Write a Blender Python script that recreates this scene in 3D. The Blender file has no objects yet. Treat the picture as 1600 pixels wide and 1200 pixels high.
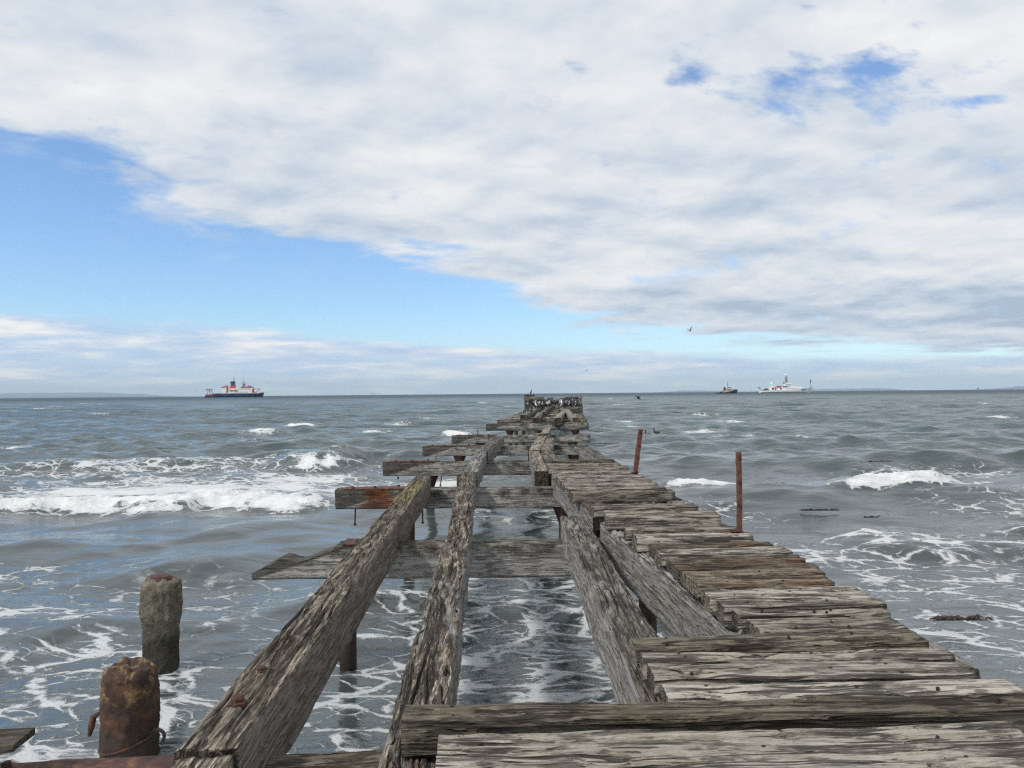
import bpy, math, random
import numpy as np
from mathutils import Matrix, Vector
random.seed(7)
S = bpy.context.scene
COL = S.collection
R = math.radians
# ------------------------------------------------------------------ camera
ZC = 2.675                                   # camera height above the water
F = 1250.0                                   # focal length in pixels of a 1600 px wide picture
PITCH, ROLL = math.atan(15 / F), R(0.50)
cam = bpy.data.cameras.new('camera')
cam.sensor_width = 36; cam.lens = 36 * F / 1600
cam.clip_start = 0.05; cam.clip_end = 120000
camo = bpy.data.objects.new('camera', cam); COL.objects.link(camo); S.camera = camo
fw = Vector((0, math.cos(PITCH), math.sin(PITCH))); u0 = Vector((0, -math.sin(PITCH), math.cos(PITCH)))
rx_ = Vector((1, 0, 0)) * math.cos(ROLL) - u0 * math.sin(ROLL)
up_ = Vector((1, 0, 0)) * math.sin(ROLL) + u0 * math.cos(ROLL)
CM = Matrix((rx_, up_, -fw)).transposed().to_4x4(); CM.translation = (0, 0, ZC)
camo.matrix_world = CM
def ray(px, py): return rx_ * ((px - 800) / F) + up_ * ((600 - py) / F) + fw
def W(px, py, z):                            # where a pixel's ray meets the level z
    r = ray(px, py); return Vector((0, 0, ZC)) + r * ((z - ZC) / r.z)
def D(px, py, d):                            # where a pixel's ray reaches the distance y = d
    r = ray(px, py); return Vector((0, 0, ZC)) + r * (d / r.y)
# ------------------------------------------------------------------ nodes
class NT:
    def __init__(s, tree): s.t = tree; s.n = tree.nodes; s.l = tree.links
    def link(s, a, b):
        if isinstance(a, (int, float, tuple)): b.default_value = a
        else: s.l.new(a, b)
    def m(s, op, a, b=0.0, c=None, clamp=False):
        n = s.n.new('ShaderNodeMath'); n.operation = op; n.use_clamp = clamp
        s.link(a, n.inputs[0]); s.link(b, n.inputs[1])
        if c is not None: s.link(c, n.inputs[2])
        return n.outputs[0]
    def vm(s, op, a, b=(0, 0, 0)):
        n = s.n.new('ShaderNodeVectorMath'); n.operation = op
        s.link(a, n.inputs[0]); s.link(b, n.inputs[1]); return n.outputs[0]
    def ss(s, v, lo, hi, o0=0.0, o1=1.0):
        n = s.n.new('ShaderNodeMapRange'); n.interpolation_type = 'SMOOTHSTEP'
        s.link(v, n.inputs[0]); s.link(lo, n.inputs[1]); s.link(hi, n.inputs[2]); s.link(o0, n.inputs[3]); s.link(o1, n.inputs[4])
        return n.outputs[0]
    def noise(s, vec, scale=1.0, detail=4.0, rough=0.55, dist=0.0):
        n = s.n.new('ShaderNodeTexNoise'); s.link(vec, n.inputs['Vector'])
        n.inputs['Scale'].default_value = scale; n.inputs['Detail'].default_value = detail
        n.inputs['Roughness'].default_value = rough; n.inputs['Distortion'].default_value = dist
        return n.outputs['Fac']
    def mix(s, f, a, b):
        n = s.n.new('ShaderNodeMix'); n.data_type = 'RGBA'
        s.link(f, n.inputs[0])
        for v, i in ((a, 6), (b, 7)):
            if isinstance(v, tuple): n.inputs[i].default_value = v[:3] + (1,)
            else: s.l.new(v, n.inputs[i])
        return n.outputs[2]
    def ramp(s, f, stops):
        n = s.n.new('ShaderNodeValToRGB'); e = n.color_ramp.elements
        while len(e) < len(stops): e.new(0.5)
        for k, (p, c) in enumerate(stops): e[k].position = p; e[k].color = (c if isinstance(c, tuple) else (c,) * 3)[:3] + (1,)
        s.link(f, n.inputs[0]); return n.outputs[0]
    def xyz(s, v):
        n = s.n.new('ShaderNodeSeparateXYZ'); s.l.new(v, n.inputs[0]); return n.outputs
    def comb(s, x, y, z):
        n = s.n.new('ShaderNodeCombineXYZ')
        for k, v in enumerate((x, y, z)): s.link(v, n.inputs[k])
        return n.outputs[0]
# ------------------------------------------------------------------ sky and sun
SUN_DIR = Vector((-0.62, -0.42, 0.80)).normalized()      # towards the sun: behind the camera, to the left
SUN_EL = math.asin(SUN_DIR.z); SUN_ROT = math.atan2(SUN_DIR.x, SUN_DIR.y)
world = bpy.data.worlds.new('World'); S.world = world; world.use_nodes = True
t = NT(world.node_tree); t.n.clear()
sky = t.n.new('ShaderNodeTexSky'); sky.sky_type = 'NISHITA'; sky.sun_disc = False
sky.sun_elevation = SUN_EL; sky.sun_rotation = SUN_ROT; sky.air_density = 1.0; sky.dust_density = 0.3; sky.ozone_density = 3.0
bg_sky = t.n.new('ShaderNodeBackground'); tint = t.n.new('ShaderNodeMix'); tint.data_type = 'RGBA'; tint.blend_type = 'MULTIPLY'; tint.inputs[0].default_value = 1.0
t.l.new(sky.outputs[0], tint.inputs[6]); tint.inputs[7].default_value = (0.86, 1.0, 1.14, 1)
t.l.new(tint.outputs[2], bg_sky.inputs[0]); bg_sky.inputs[1].default_value = 0.148
tc = t.n.new('ShaderNodeTexCoord'); dv = tc.outputs['Generated']
X, Y, Z = t.xyz(dv)[:3]
zc = t.m('MAXIMUM', Z, 0.0)
zp = t.m('ADD', zc, 0.045)
cu = t.m('DIVIDE', X, zp); cv = t.m('DIVIDE', Y, zp)     # point on the cloud layer overhead
cp = t.comb(cu, cv, 0.0)
yy = t.m('MAXIMUM', Y, 0.05)
az = t.m('DIVIDE', X, yy); el = t.m('DIVIDE', zc, yy)
n_big = t.noise(cp, 0.55, 3, 0.5)
n_mid = t.noise(t.vm('ADD', cp, (7.3, 2.1, 0)), 1.15, 9, 0.56, 0.25)
n_fine = t.noise(t.vm('ADD', cp, (1.7, 9.4, 3)), 3.2, 8, 0.6, 0.15)
# the edge of the big cloud deck, by azimuth
azn = t.m('MULTIPLY_ADD', az, 0.5, 0.5)
edge = t.ramp(azn, [(0.0, 0.42), (0.18, 0.335), (0.24, 0.30), (0.29, 0.235), (0.38, 0.198), (0.46, 0.158), (0.54, 0.092), (0.66, 0.060), (0.82, 0.045), (1.0, 0.03)])
ez = t.m('SUBTRACT', el, edge)
wob = t.m('MULTIPLY', t.m('SUBTRACT', n_mid, 0.5), t.m('MULTIPLY_ADD', el, 0.75, 0.03))
wob2 = t.m('MULTIPLY', t.m('SUBTRACT', n_fine, 0.5), t.m('MULTIPLY_ADD', el, 0.26, 0.012))
ez = t.m('ADD', ez, t.m('ADD', wob, wob2))
deck = t.ss(ez, -0.012, t.m('MULTIPLY_ADD', edge, 0.10, 0.012))
# a thinner place high on the right where blue shows through
hole = 0.0
for bx0, be0, bw_, bh_ in ((0.345, 0.390, 0.105, 0.032), (0.47, 0.405, 0.065, 0.020), (0.45, 0.362, 0.105, 0.028), (0.225, 0.394, 0.030, 0.012), (0.60, 0.366, 0.035, 0.010), (0.24, 0.150, 0.07, 0.010)):
    ha = t.m('DIVIDE', t.m('SUBTRACT', az, bx0), bw_); he = t.m('DIVIDE', t.m('SUBTRACT', t.m('MULTIPLY_ADD', az, -0.10, el), be0 - 0.10 * bx0), bh_)
    hole = t.m('ADD', hole, t.m('POWER', 2.718, t.m('MULTIPLY', t.m('ADD', t.m('MULTIPLY', ha, ha), t.m('MULTIPLY', he, he)), -1.0)))
n_h = t.noise(t.comb(t.m('MULTIPLY_ADD', az, 13.0, t.m('MULTIPLY', el, 6.0)), t.m('MULTIPLY', el, 26.0), 3.9), 1.0, 8, 0.60, 0.0)
hole = t.ss(t.m('ADD', t.m('MULTIPLY', hole, 0.8), t.m('MULTIPLY', t.m('SUBTRACT', n_h, 0.5), 3.2)), 0.28, 1.30)
deck = t.m('MULTIPLY', deck, t.m('SUBTRACT', 1.0, t.m('MULTIPLY', hole, 0.95)))
wa = t.m('DIVIDE', t.m('SUBTRACT', az, -0.47), 0.14); we = t.m('DIVIDE', t.m('SUBTRACT', el, t.m('MULTIPLY_ADD', az, -0.42, 0.075)), 0.045)
wsp = t.m('POWER', 2.718, t.m('MULTIPLY', t.m('ADD', t.m('MULTIPLY', wa, wa), t.m('MULTIPLY', we, we)), -1.0))
n_w = t.noise(t.comb(t.m('MULTIPLY_ADD', az, 9.0, t.m('MULTIPLY', el, 9.0)), t.m('MULTIPLY', el, 24.0), 1.0), 1.0, 8, 0.6, 0.1)
deck = t.m('MAXIMUM', deck, t.m('MULTIPLY', t.m('MULTIPLY', wsp, t.ss(n_w, 0.44, 0.68)), 0.85))
deck = t.m('MAXIMUM', deck, t.ss(Y, 0.15, -0.10))
# the long low bank above the horizon
bx = t.comb(t.m('MULTIPLY', az, 3.0), t.m('MULTIPLY', el, 26.0), 1.3)
n_b = t.noise(bx, 1.5, 8, 0.6, 0.2)
n_b2 = t.noise(t.comb(t.m('MULTIPLY', az, 9.0), t.m('MULTIPLY', el, 60.0), 4.0), 1.6, 6, 0.55, 0.1)
btop = t.ramp(azn, [(0.0, 0.120), (0.18, 0.108), (0.30, 0.094), (0.40, 0.070), (0.5, 0.056), (0.62, 0.050), (0.8, 0.046), (1.0, 0.04)])
bank = t.m('ADD', t.m('SUBTRACT', btop, el), t.m('MULTIPLY', t.m('SUBTRACT', n_b, 0.5), 0.034))
bank = t.m('MULTIPLY', t.ss(bank, -0.004, 0.010), t.ss(n_b, 0.30, 0.5, 0.55, 0.95))
bank = t.m('MULTIPLY', bank, t.ss(el, 0.0, 0.035, 0.62, 1.0))
# brightness of the clouds: lit tops, greyer bases
zq = t.m('ADD', zc, 0.16)
pf = t.comb(t.m('DIVIDE', X, zq), t.m('DIVIDE', Y, zq), 2.0)
pf2 = t.vm('ADD', pf, (0.03, 0.10, 0.0))                 # a little towards the sun's far side: tops light, bases grey
puff = t.noise(pf, 2.7, 9, 0.57, 0.1); puffb = t.noise(pf2, 2.7, 4, 0.52, 0.1); puffa = t.noise(pf, 2.7, 4, 0.52, 0.1)
relief = t.m('MULTIPLY', t.m('SUBTRACT', puffa, puffb), 0.42)
lum = t.m('ADD', t.m('ADD', t.m('MULTIPLY', n_big, 0.42), t.m('MULTIPLY', puff, 0.50)), t.m('ADD', t.m('MULTIPLY', n_fine, 0.11), t.m('ADD', relief, 0.025)))
lum = t.m('ADD', lum, t.ss(el, 0.04, 0.16, -0.05, 0.03))
for ca, ce, wa_, we_, am in ((0.56, 0.108, 0.24, 0.026, 0.16), (0.08, 0.235, 0.11, 0.022, 0.08), (0.30, 0.115, 0.12, 0.018, 0.07)):   # thicker, greyer cloud bases
    ba = t.m('DIVIDE', t.m('SUBTRACT', az, ca), wa_); be = t.m('DIVIDE', t.m('SUBTRACT', el, ce), we_)
    lum = t.m('SUBTRACT', lum, t.m('MULTIPLY', t.m('POWER', 2.718, t.m('MULTIPLY', t.m('ADD', t.m('MULTIPLY', ba, ba), t.m('MULTIPLY', be, be)), -1.0)), am))
c_deck = t.ramp(lum, [(0.34, (0.44, 0.53, 0.66)), (0.44, (0.57, 0.65, 0.755)), (0.53, (0.69, 0.745, 0.815)), (0.63, (0.81, 0.835, 0.86)), (0.76, (0.92, 0.92, 0.92))])
c_bank = t.ramp(t.m('ADD', t.m('MULTIPLY', n_b, 0.6), t.m('MULTIPLY', n_b2, 0.4)), [(0.36, (0.42, 0.60, 0.88)), (0.46, (0.56, 0.69, 0.90)), (0.53, (0.74, 0.81, 0.92)), (0.60, (1.0, 0.98, 0.95))])
b1 = t.n.new('ShaderNodeBackground'); t.l.new(c_deck, b1.inputs[0])
b2 = t.n.new('ShaderNodeBackground'); t.l.new(c_bank, b2.inputs[0])
ms1 = t.n.new('ShaderNodeMixShader'); t.l.new(bank, ms1.inputs[0]); t.l.new(bg_sky.outputs[0], ms1.inputs[1]); t.l.new(b2.outputs[0], ms1.inputs[2])
ms2 = t.n.new('ShaderNodeMixShader'); t.l.new(deck, ms2.inputs[0]); t.l.new(ms1.outputs[0], ms2.inputs[1]); t.l.new(b1.outputs[0], ms2.inputs[2])
wo = t.n.new('ShaderNodeOutputWorld'); t.l.new(ms2.outputs[0], wo.inputs[0])
sl = bpy.data.lights.new('sun', 'SUN'); sl.energy = 2.7; sl.angle = R(5); sl.color = (1.0, 0.95, 0.88)
so = bpy.data.objects.new('sun', sl); COL.objects.link(so)
so.rotation_euler = SUN_DIR.to_track_quat('Z', 'Y').to_euler(); so.location = (0, 0, 60)
S.view_settings.view_transform = 'Standard'; S.view_settings.look = 'None'
S.cycles.use_denoising = False; S.cycles.filter_width = 1.3; S.cycles.sample_clamp_indirect = 2.5; S.cycles.sample_clamp_direct = 6.0; S.cycles.caustics_reflective = False; S.cycles.caustics_refractive = False; S.cycles.max_bounces = 6; S.cycles.volume_bounces = 0
S.view_settings.exposure = 0.0; S.view_settings.gamma = 1.0
# ------------------------------------------------------------------ noise in numpy
_rng = np.random.RandomState(3)
_PERM = np.concatenate([_rng.permutation(256)] * 3).astype(np.int32)
_g = _rng.normal(size=(256, 3)); _GR = (_g / np.linalg.norm(_g, axis=1)[:, None]).astype(np.float32) * 1.5
def pn(x, y, z):
    x, y, z = np.broadcast_arrays(np.asarray(x, np.float32), np.asarray(y, np.float32), np.asarray(z, np.float32))
    fx, fy, fz = np.floor(x), np.floor(y), np.floor(z)
    xi, yi, zi = (fx.astype(np.int32) & 255), (fy.astype(np.int32) & 255), (fz.astype(np.int32) & 255)
    x = x - fx; y = y - fy; z = z - fz
    u = x * x * x * (x * (x * 6 - 15) + 10); v = y * y * y * (y * (y * 6 - 15) + 10); w = z * z * z * (z * (z * 6 - 15) + 10)
    def gr(i, j, k):
        h = _PERM[_PERM[_PERM[xi + i] + yi + j] + zi + k]; g = _GR[h]
        return g[..., 0] * (x - i) + g[..., 1] * (y - j) + g[..., 2] * (z - k)
    a = gr(0, 0, 0) * (1 - u) + gr(1, 0, 0) * u; b = gr(0, 1, 0) * (1 - u) + gr(1, 1, 0) * u
    c = gr(0, 0, 1) * (1 - u) + gr(1, 0, 1) * u; d = gr(0, 1, 1) * (1 - u) + gr(1, 1, 1) * u
    return (a * (1 - v) + b * v) * (1 - w) + (c * (1 - v) + d * v) * w
def fb(x, y, z, o=3):
    s = 0; a = 1.0
    for k in range(o): s = s + a * pn(x * 2 ** k + 13 * k, y * 2 ** k + 7 * k, z * 2 ** k); a *= 0.5
    return s
def sst(x, a, b):
    q = np.clip((x - a) / (b - a), 0, 1); return q * q * (3 - 2 * q)
# ------------------------------------------------------------------ meshes
def mk(name, v, f, mats, parent=None, mi=None, smooth=True):
    me = bpy.data.meshes.new(name)
    if isinstance(f, np.ndarray):
        n = len(f); k = f.shape[1]
        me.vertices.add(len(v)); me.vertices.foreach_set('co', np.asarray(v, np.float32).ravel())
        me.loops.add(n * k); me.loops.foreach_set('vertex_index', f.astype(np.int32).ravel())
        me.polygons.add(n); me.polygons.foreach_set('loop_start', np.arange(0, n * k, k, dtype=np.int32))
        me.update(calc_edges=True)
    else:
        me.from_pydata([tuple(p) for p in v], [], f); me.update()
    if not isinstance(mats, (list, tuple)): mats = [mats]
    for m_ in mats: me.materials.append(m_)
    if mi is not None: me.polygons.foreach_set('material_index', np.asarray(mi, np.int32))
    me.polygons.foreach_set('use_smooth', np.full(len(me.polygons), smooth))
    o = bpy.data.objects.new(name, me); COL.objects.link(o)
    if parent is not None: o.parent = parent
    return o
def tag(o, label=None, cat=None, group=None, kind=None):
    if label: o['label'] = label
    if cat: o['category'] = cat
    if group: o['group'] = group
    if kind: o['kind'] = kind
    return o
def empty(name, loc, rz=0):
    o = bpy.data.objects.new(name, None); COL.objects.link(o); o.location = loc; o.rotation_euler = (0, 0, rz); o.empty_display_size = 0.2
    return o
def copy_tree(o, parent=None):
    c = o.copy(); COL.objects.link(c)
    if parent is not None: c.parent = parent
    for ch in list(o.children): copy_tree(ch, c)
    return c
class MB:                                    # collects simple shapes into one mesh
    def __init__(s): s.v = []; s.f = []; s.mi = []; s.cur = 0
    def add(s, vs, fs):
        b = len(s.v); s.v += [tuple(p) for p in vs]; s.f += [tuple(i + b for i in q) for q in fs]; s.mi += [s.cur] * len(fs)
    def box(s, x0, x1, y0, y1, z0, z1, top=1.0):
        cx, cy = (x0 + x1) / 2, (y0 + y1) / 2
        q = lambda x, y: (cx + (x - cx) * top, cy + (y - cy) * top, z1)
        s.add([(x0, y0, z0), (x1, y0, z0), (x1, y1, z0), (x0, y1, z0), q(x0, y0), q(x1, y0), q(x1, y1), q(x0, y1)],
              [(3, 2, 1, 0), (4, 5, 6, 7), (0, 1, 5, 4), (1, 2, 6, 5), (2, 3, 7, 6), (3, 0, 4, 7)])
    def tube(s, pts, rad, n=8):
        pts = [Vector(p) for p in pts]; rads = rad if isinstance(rad, (list, tuple)) else [rad] * len(pts)
        vs = []; fs = []
        ref = None
        for k, p in enumerate(pts):
            d = (pts[min(k + 1, len(pts) - 1)] - pts[max(k - 1, 0)]).normalized()
            a = Vector((0, 0, 1)) if abs(d.z) < 0.9 else Vector((1, 0, 0))
            if ref is not None and (ref - d * ref.dot(d)).length > 1e-3: a = ref
            e1 = (a - d * a.dot(d)).normalized(); e2 = d.cross(e1); ref = e1
            vs += [p + (e1 * math.cos(2 * math.pi * i / n) + e2 * math.sin(2 * math.pi * i / n)) * rads[k] for i in range(n)]
        for k in range(len(pts) - 1):
            for i in range(n):
                j = (i + 1) % n; fs.append((k * n + i, k * n + j, k * n + n + j, k * n + n + i))
        fs.append(tuple(range(n - 1, -1, -1))); fs.append(tuple((len(pts) - 1) * n + i for i in range(n)))
        s.add(vs, fs)
    def loft(s, rings, caps=True):
        n = len(rings[0]); vs = [p for r_ in rings for p in r_]; fs = []
        for k in range(len(rings) - 1):
            for i in range(n):
                j = (i + 1) % n; fs.append((k * n + i, k * n + j, k * n + n + j, k * n + n + i))
        if caps: fs.append(tuple(range(n - 1, -1, -1))); fs.append(tuple((len(rings) - 1) * n + i for i in range(n)))
        s.add(vs, fs)
    def lathe(s, prof, c=(0, 0, 0), n=16):
        s.loft([[(c[0] + r_ * math.cos(2 * math.pi * i / n), c[1] + r_ * math.sin(2 * math.pi * i / n), c[2] + z) for i in range(n)] for r_, z in prof])
    def build(s, name, mats, parent=None, smooth=False):
        return mk(name, s.v, s.f, mats, parent, s.mi, smooth)
# ------------------------------------------------------------------ materials
def newmat(name):
    m_ = bpy.data.materials.new(name); m_.use_nodes = True
    q = NT(m_.node_tree); b = q.n['Principled BSDF']; return m_, q, b
def plain(name, c, rough=0.6, metal=0.0, var=0.15, sc=3.0):
    m_, q, b = newmat(name); tcx = q.n.new('ShaderNodeTexCoord')
    n = q.noise(tcx.outputs['Object'], sc, 5, 0.6)
    col = q.mix(n, tuple(x * (1 - var * 1.5) for x in c), tuple(min(1, x * (1 + var)) for x in c))
    q.l.new(col, b.inputs['Base Color']); b.inputs['Roughness'].default_value = rough; b.inputs['Metallic'].default_value = metal
    return m_
def bump(q, b, h, dist=0.01, strength=1.0):
    n = q.n.new('ShaderNodeBump'); n.inputs['Strength'].default_value = strength; n.inputs['Distance'].default_value = dist
    q.l.new(h, n.inputs['Height']); q.l.new(n.outputs[0], b.inputs['Normal'])
def wood(name, bias=0.0, pale=(0.40, 0.352, 0.288), mid=(0.175, 0.144, 0.108), dark=(0.040, 0.032, 0.026), brown=0.4, rust=0.0, moss=0.0, cap=False, patch=None, mossx=None, facey=0.0, warm=0.0, fgain=1.0, con=1.8, chk=0.88):
    m_, q, b = newmat(name); tcx = q.n.new('ShaderNodeTexCoord'); oi = q.n.new('ShaderNodeObjectInfo')
    p = tcx.outputs['Object']
    off = q.vm('SCALE', (3.1, 7.7, 5.3)); off.node.inputs['Scale'].default_value = 1; q.l.new(q.m('MULTIPLY', oi.outputs['Random'], 23.0), off.node.inputs['Scale'])
    pr = q.vm('ADD', p, off)
    wv = q.noise(pr, 1.6, 2); 
    pw = q.vm('ADD', pr, q.comb(0.0, q.m('MULTIPLY', wv, 0.06), q.m('MULTIPLY', wv, 0.06)))
    nA = q.noise(q.vm('MULTIPLY', pw, (0.75, 38, 38)), 1.0, 6, 0.64)
    nB = q.noise(q.vm('MULTIPLY', pw, (4.0, 130, 130)), 1.0, 3, 0.65)
    nC = q.noise(q.vm('MULTIPLY', pr, (1.6, 5, 5)), 1.0, 6, 0.65)
    nS = q.noise(q.vm('MULTIPLY', pr, (30, 85, 85)), 1.0, 3, 0.7)
    mixv = q.m('ADD', q.m('ADD', q.m('MULTIPLY', nA, 0.32), q.m('MULTIPLY', nB, 0.42)), q.m('MULTIPLY', nS, 0.26))
    mixv = q.m('ADD', mixv, q.m('MULTIPLY_ADD', nC, 0.30, -0.15))
    mixv = q.m('ADD', q.m('MULTIPLY', q.m('SUBTRACT', mixv, 0.5), con), 0.5 + bias)
    mixv = q.m('ADD', mixv, q.m('MULTIPLY_ADD', oi.outputs['Random'], 0.24, -0.12))
    col = q.ramp(mixv, [(0.22, dark), (0.37, tuple((a + c) / 2 for a, c in zip(dark, mid))), (0.50, mid), (0.66, pale), (0.86, tuple(min(1, x * 1.25) for x in pale))])
    # split fibres: dark checks running with the grain, long and short
    def check(off_, fx, fy, lo, hi, m0, m1):
        v = q.noise(q.vm('MULTIPLY', q.vm('ADD', pw, off_), (fx, fy, fy)), 1.0, 3, 0.5)
        c = q.ss(q.m('ABSOLUTE', q.m('SUBTRACT', v, 0.5)), lo, hi, 1.0, 0.0)
        g = q.ss(q.noise(q.vm('MULTIPLY', q.vm('ADD', pr, off_), (fx * 2.2, fy * 0.35, fy * 0.35)), 1.0, 3), m0, m1)
        return q.m('MULTIPLY', c, g)
    ck = q.m('MAXIMUM', q.m('MAXIMUM', check((5, 3, 1), 0.38, 15, 0.010, 0.030, 0.45, 0.54), check((2, 9, 4), 0.9, 34, 0.022, 0.060, 0.47, 0.58)), q.m('MULTIPLY', check((8, 1, 6), 3.0, 62, 0.05, 0.13, 0.48, 0.62), 0.75))
    br = q.ss(q.noise(q.vm('MULTIPLY', q.vm('ADD', pr, (9, 4, 2)), (1.3, 12, 12)), 1.0, 7, 0.72), 0.44, 0.70)
    hv = q.m('FRACT', q.m('MULTIPLY', oi.outputs['Random'], 7.31))
    col = q.mix(q.m('MULTIPLY', hv, 0.45), col, q.mix(0.5, col, (0.16, 0.135, 0.108)))
    col = q.mix(q.m('MULTIPLY', br, brown), col, q.mix(nB, (0.080, 0.064, 0.044), (0.20, 0.165, 0.12)))
    col = q.mix(q.m('MULTIPLY', ck, 0.88), col, (0.022, 0.017, 0.015))
    pit = q.ss(q.noise(q.vm('MULTIPLY', pr, (26, 46, 46)), 1.0, 2, 0.5), 0.68, 0.74)
    col = q.mix(q.m('MULTIPLY', pit, 0.7), col, (0.03, 0.024, 0.02))
    sx, sy, sz = q.xyz(p)[:3]
    if facey:                                # the sheltered sides stay smoother and greyer than the worn top
        fm_ = q.ss(sz, -0.030, -0.008, 1.0, 0.0)
        fc = q.ramp(q.m('ADD', q.m('MULTIPLY', nA, 0.45), q.m('ADD', q.m('MULTIPLY', nC, 0.3), q.m('MULTIPLY', nB, 0.25))), [(0.30, tuple(fgain * v for v in (0.09, 0.08, 0.068))), (0.42, tuple(fgain * v for v in (0.20, 0.19, 0.175))), (0.55, tuple(fgain * v for v in (0.30, 0.295, 0.28))), (0.70, tuple(fgain * v for v in (0.40, 0.395, 0.38)))])
        fc = q.mix(q.m('MULTIPLY', q.m('MULTIPLY', ck, 0.75), q.ss(nC, 0.40, 0.56, 0.25, 1.0)), fc, (0.05, 0.042, 0.036))
        fc = q.mix(q.m('MULTIPLY', q.ss(nC, 0.52, 0.68), facey), fc, (0.13, 0.088, 0.055))
        if warm: fc = q.mix(warm, fc, q.mix(nB, (0.085, 0.058, 0.038), (0.24, 0.17, 0.115)))
        col = q.mix(fm_, col, fc)
    if rust:
        rm = q.ss(q.noise(q.vm('MULTIPLY', q.vm('ADD', pr, (2, 8, 6)), (2.2, 9, 9)), 1.0, 5, 0.65), 0.66 - 0.2 * rust, 0.80 - 0.2 * rust)
        col = q.mix(q.m('MULTIPLY', rm, 0.62), col, (0.16, 0.075, 0.036))
    if moss:
        mm = q.ss(q.noise(q.vm('MULTIPLY', q.vm('ADD', pr, (1, 5, 9)), (2.5, 5, 5)), 1.0, 5, 0.65), 0.52, 0.66)
        col = q.mix(q.m('MULTIPLY', mm, moss), col, (0.050, 0.048, 0.022))
    if mossx:
        mm = q.m('MULTIPLY', q.ss(sx, mossx[0], mossx[0] + 0.7), q.ss(sx, mossx[1], mossx[1] - 0.5))
        mm = q.m('MULTIPLY', mm, q.ss(nA, 0.34, 0.58)); mm = q.m('MULTIPLY', mm, q.ss(sz, -0.05, 0.0))
        col = q.mix(q.m('MULTIPLY', mm, 0.62), col, (0.19, 0.150, 0.04))
    if cap:                                  # black algae stain along the upper part, ragged lower edge; bleached below
        nst = q.noise(q.vm('MULTIPLY', pr, (2.6, 4, 4)), 1.0, 6, 0.65)
        run = q.noise(q.vm('MULTIPLY', pr, (3.6, 4, 2.2)), 1.0, 6, 0.7)
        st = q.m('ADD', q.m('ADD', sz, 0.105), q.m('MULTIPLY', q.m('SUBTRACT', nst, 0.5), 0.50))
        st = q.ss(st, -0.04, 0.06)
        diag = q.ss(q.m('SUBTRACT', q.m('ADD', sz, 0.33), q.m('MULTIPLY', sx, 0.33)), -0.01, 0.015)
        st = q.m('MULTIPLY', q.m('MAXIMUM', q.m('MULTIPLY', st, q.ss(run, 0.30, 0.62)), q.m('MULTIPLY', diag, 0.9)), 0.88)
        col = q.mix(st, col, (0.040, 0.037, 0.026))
    if patch:
        sxn = q.m('ADD', sx, q.m('MULTIPLY_ADD', nst, 0.9, -0.45))
        pm = q.m('MULTIPLY', q.ss(sxn, patch[0], patch[0] + 0.05), q.ss(sxn, patch[1], patch[1] - 0.16))
        pm = q.m('MULTIPLY', pm, q.ss(q.m('ADD', sz, q.m('MULTIPLY', nC, 0.25)), -0.02 + patch[2], 0.04 + patch[2]))
        col = q.mix(q.m('MULTIPLY', pm, 0.9), col, q.mix(q.ss(q.m('MULTIPLY_ADD', nC, 0.6, q.m('MULTIPLY', nA, 0.4)), 0.38, 0.6), (0.055, 0.025, 0.015), (0.30, 0.090, 0.018)))
    q.l.new(col, b.inputs['Base Color']); b.inputs['Roughness'].default_value = 0.88
    b.inputs['Specular IOR Level'].default_value = 0.25
    hh = q.m('ADD', q.m('MULTIPLY', nB, 0.45), q.m('SUBTRACT', q.m('MULTIPLY', nA, 0.6), q.m('MULTIPLY', ck, 0.9)))
    hh = q.m('ADD', hh, q.m('MULTIPLY', nS, 0.25))
    bump(q, b, hh, 0.016, 1.0)
    return m_
def rustmat(name, c0=(0.022, 0.014, 0.012), c1=(0.060, 0.027, 0.019), c2=(0.13, 0.055, 0.030), sc=9.0, flake=0.0, wet=False):
    m_, q, b = newmat(name); tcx = q.n.new('ShaderNodeTexCoord'); p = tcx.outputs['Object']
    n1 = q.noise(p, sc, 7, 0.65, 0.3); n2 = q.noise(p, sc * 3.3, 5, 0.7)
    v = q.m('ADD', q.m('MULTIPLY', n1, 0.65), q.m('MULTIPLY', n2, 0.35))
    col = q.ramp(v, [(0.36, c0), (0.5, c1), (0.64, c2)])
    if flake:
        z = q.xyz(p)[2]
        fm = q.m('MULTIPLY', q.ss(q.noise(q.vm('ADD', p, (3, 1, 2)), 7.0, 6, 0.65), 0.46, 0.56), q.ss(q.m('ADD', z, q.m('MULTIPLY', n1, 0.25)), flake - 0.06, flake + 0.08))
        col = q.mix(q.m('MULTIPLY', fm, 0.85), col, q.mix(q.ss(n2, 0.38, 0.62), (0.10, 0.040, 0.018), (0.30, 0.20, 0.09)))
    if wet:
        z = q.xyz(p)[2]
        wm = q.ss(q.m('ADD', z, q.m('MULTIPLY', n1, 0.3)), 0.50, 0.20)
        col = q.mix(q.m('MULTIPLY', wm, 0.85), col, (0.022, 0.018, 0.014))
    q.l.new(col, b.inputs['Base Color']); b.inputs['Roughness'].default_value = 0.8
    bump(q, b, v, 0.02, 0.9); return m_
M = {}
M['stringer'] = wood('weathered_stringer_wood', 0.01, brown=0.45, rust=0.15, facey=0.75)
M['endgrain_plank'] = wood('grey_end_grain', 0.0, pale=(0.30, 0.275, 0.23), mid=(0.15, 0.13, 0.10), brown=0.5)
M['stringer_moss'] = wood('lichened_stringer_wood', -0.01, brown=0.5, rust=0.2, facey=0.9, warm=0.5, mossx=(6.0, 9.0))
M['gnarled'] = wood('gnarled_bleached_wood', 0.05, pale=(0.51, 0.45, 0.37), brown=0.35, rust=0.35, facey=0.9)
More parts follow.
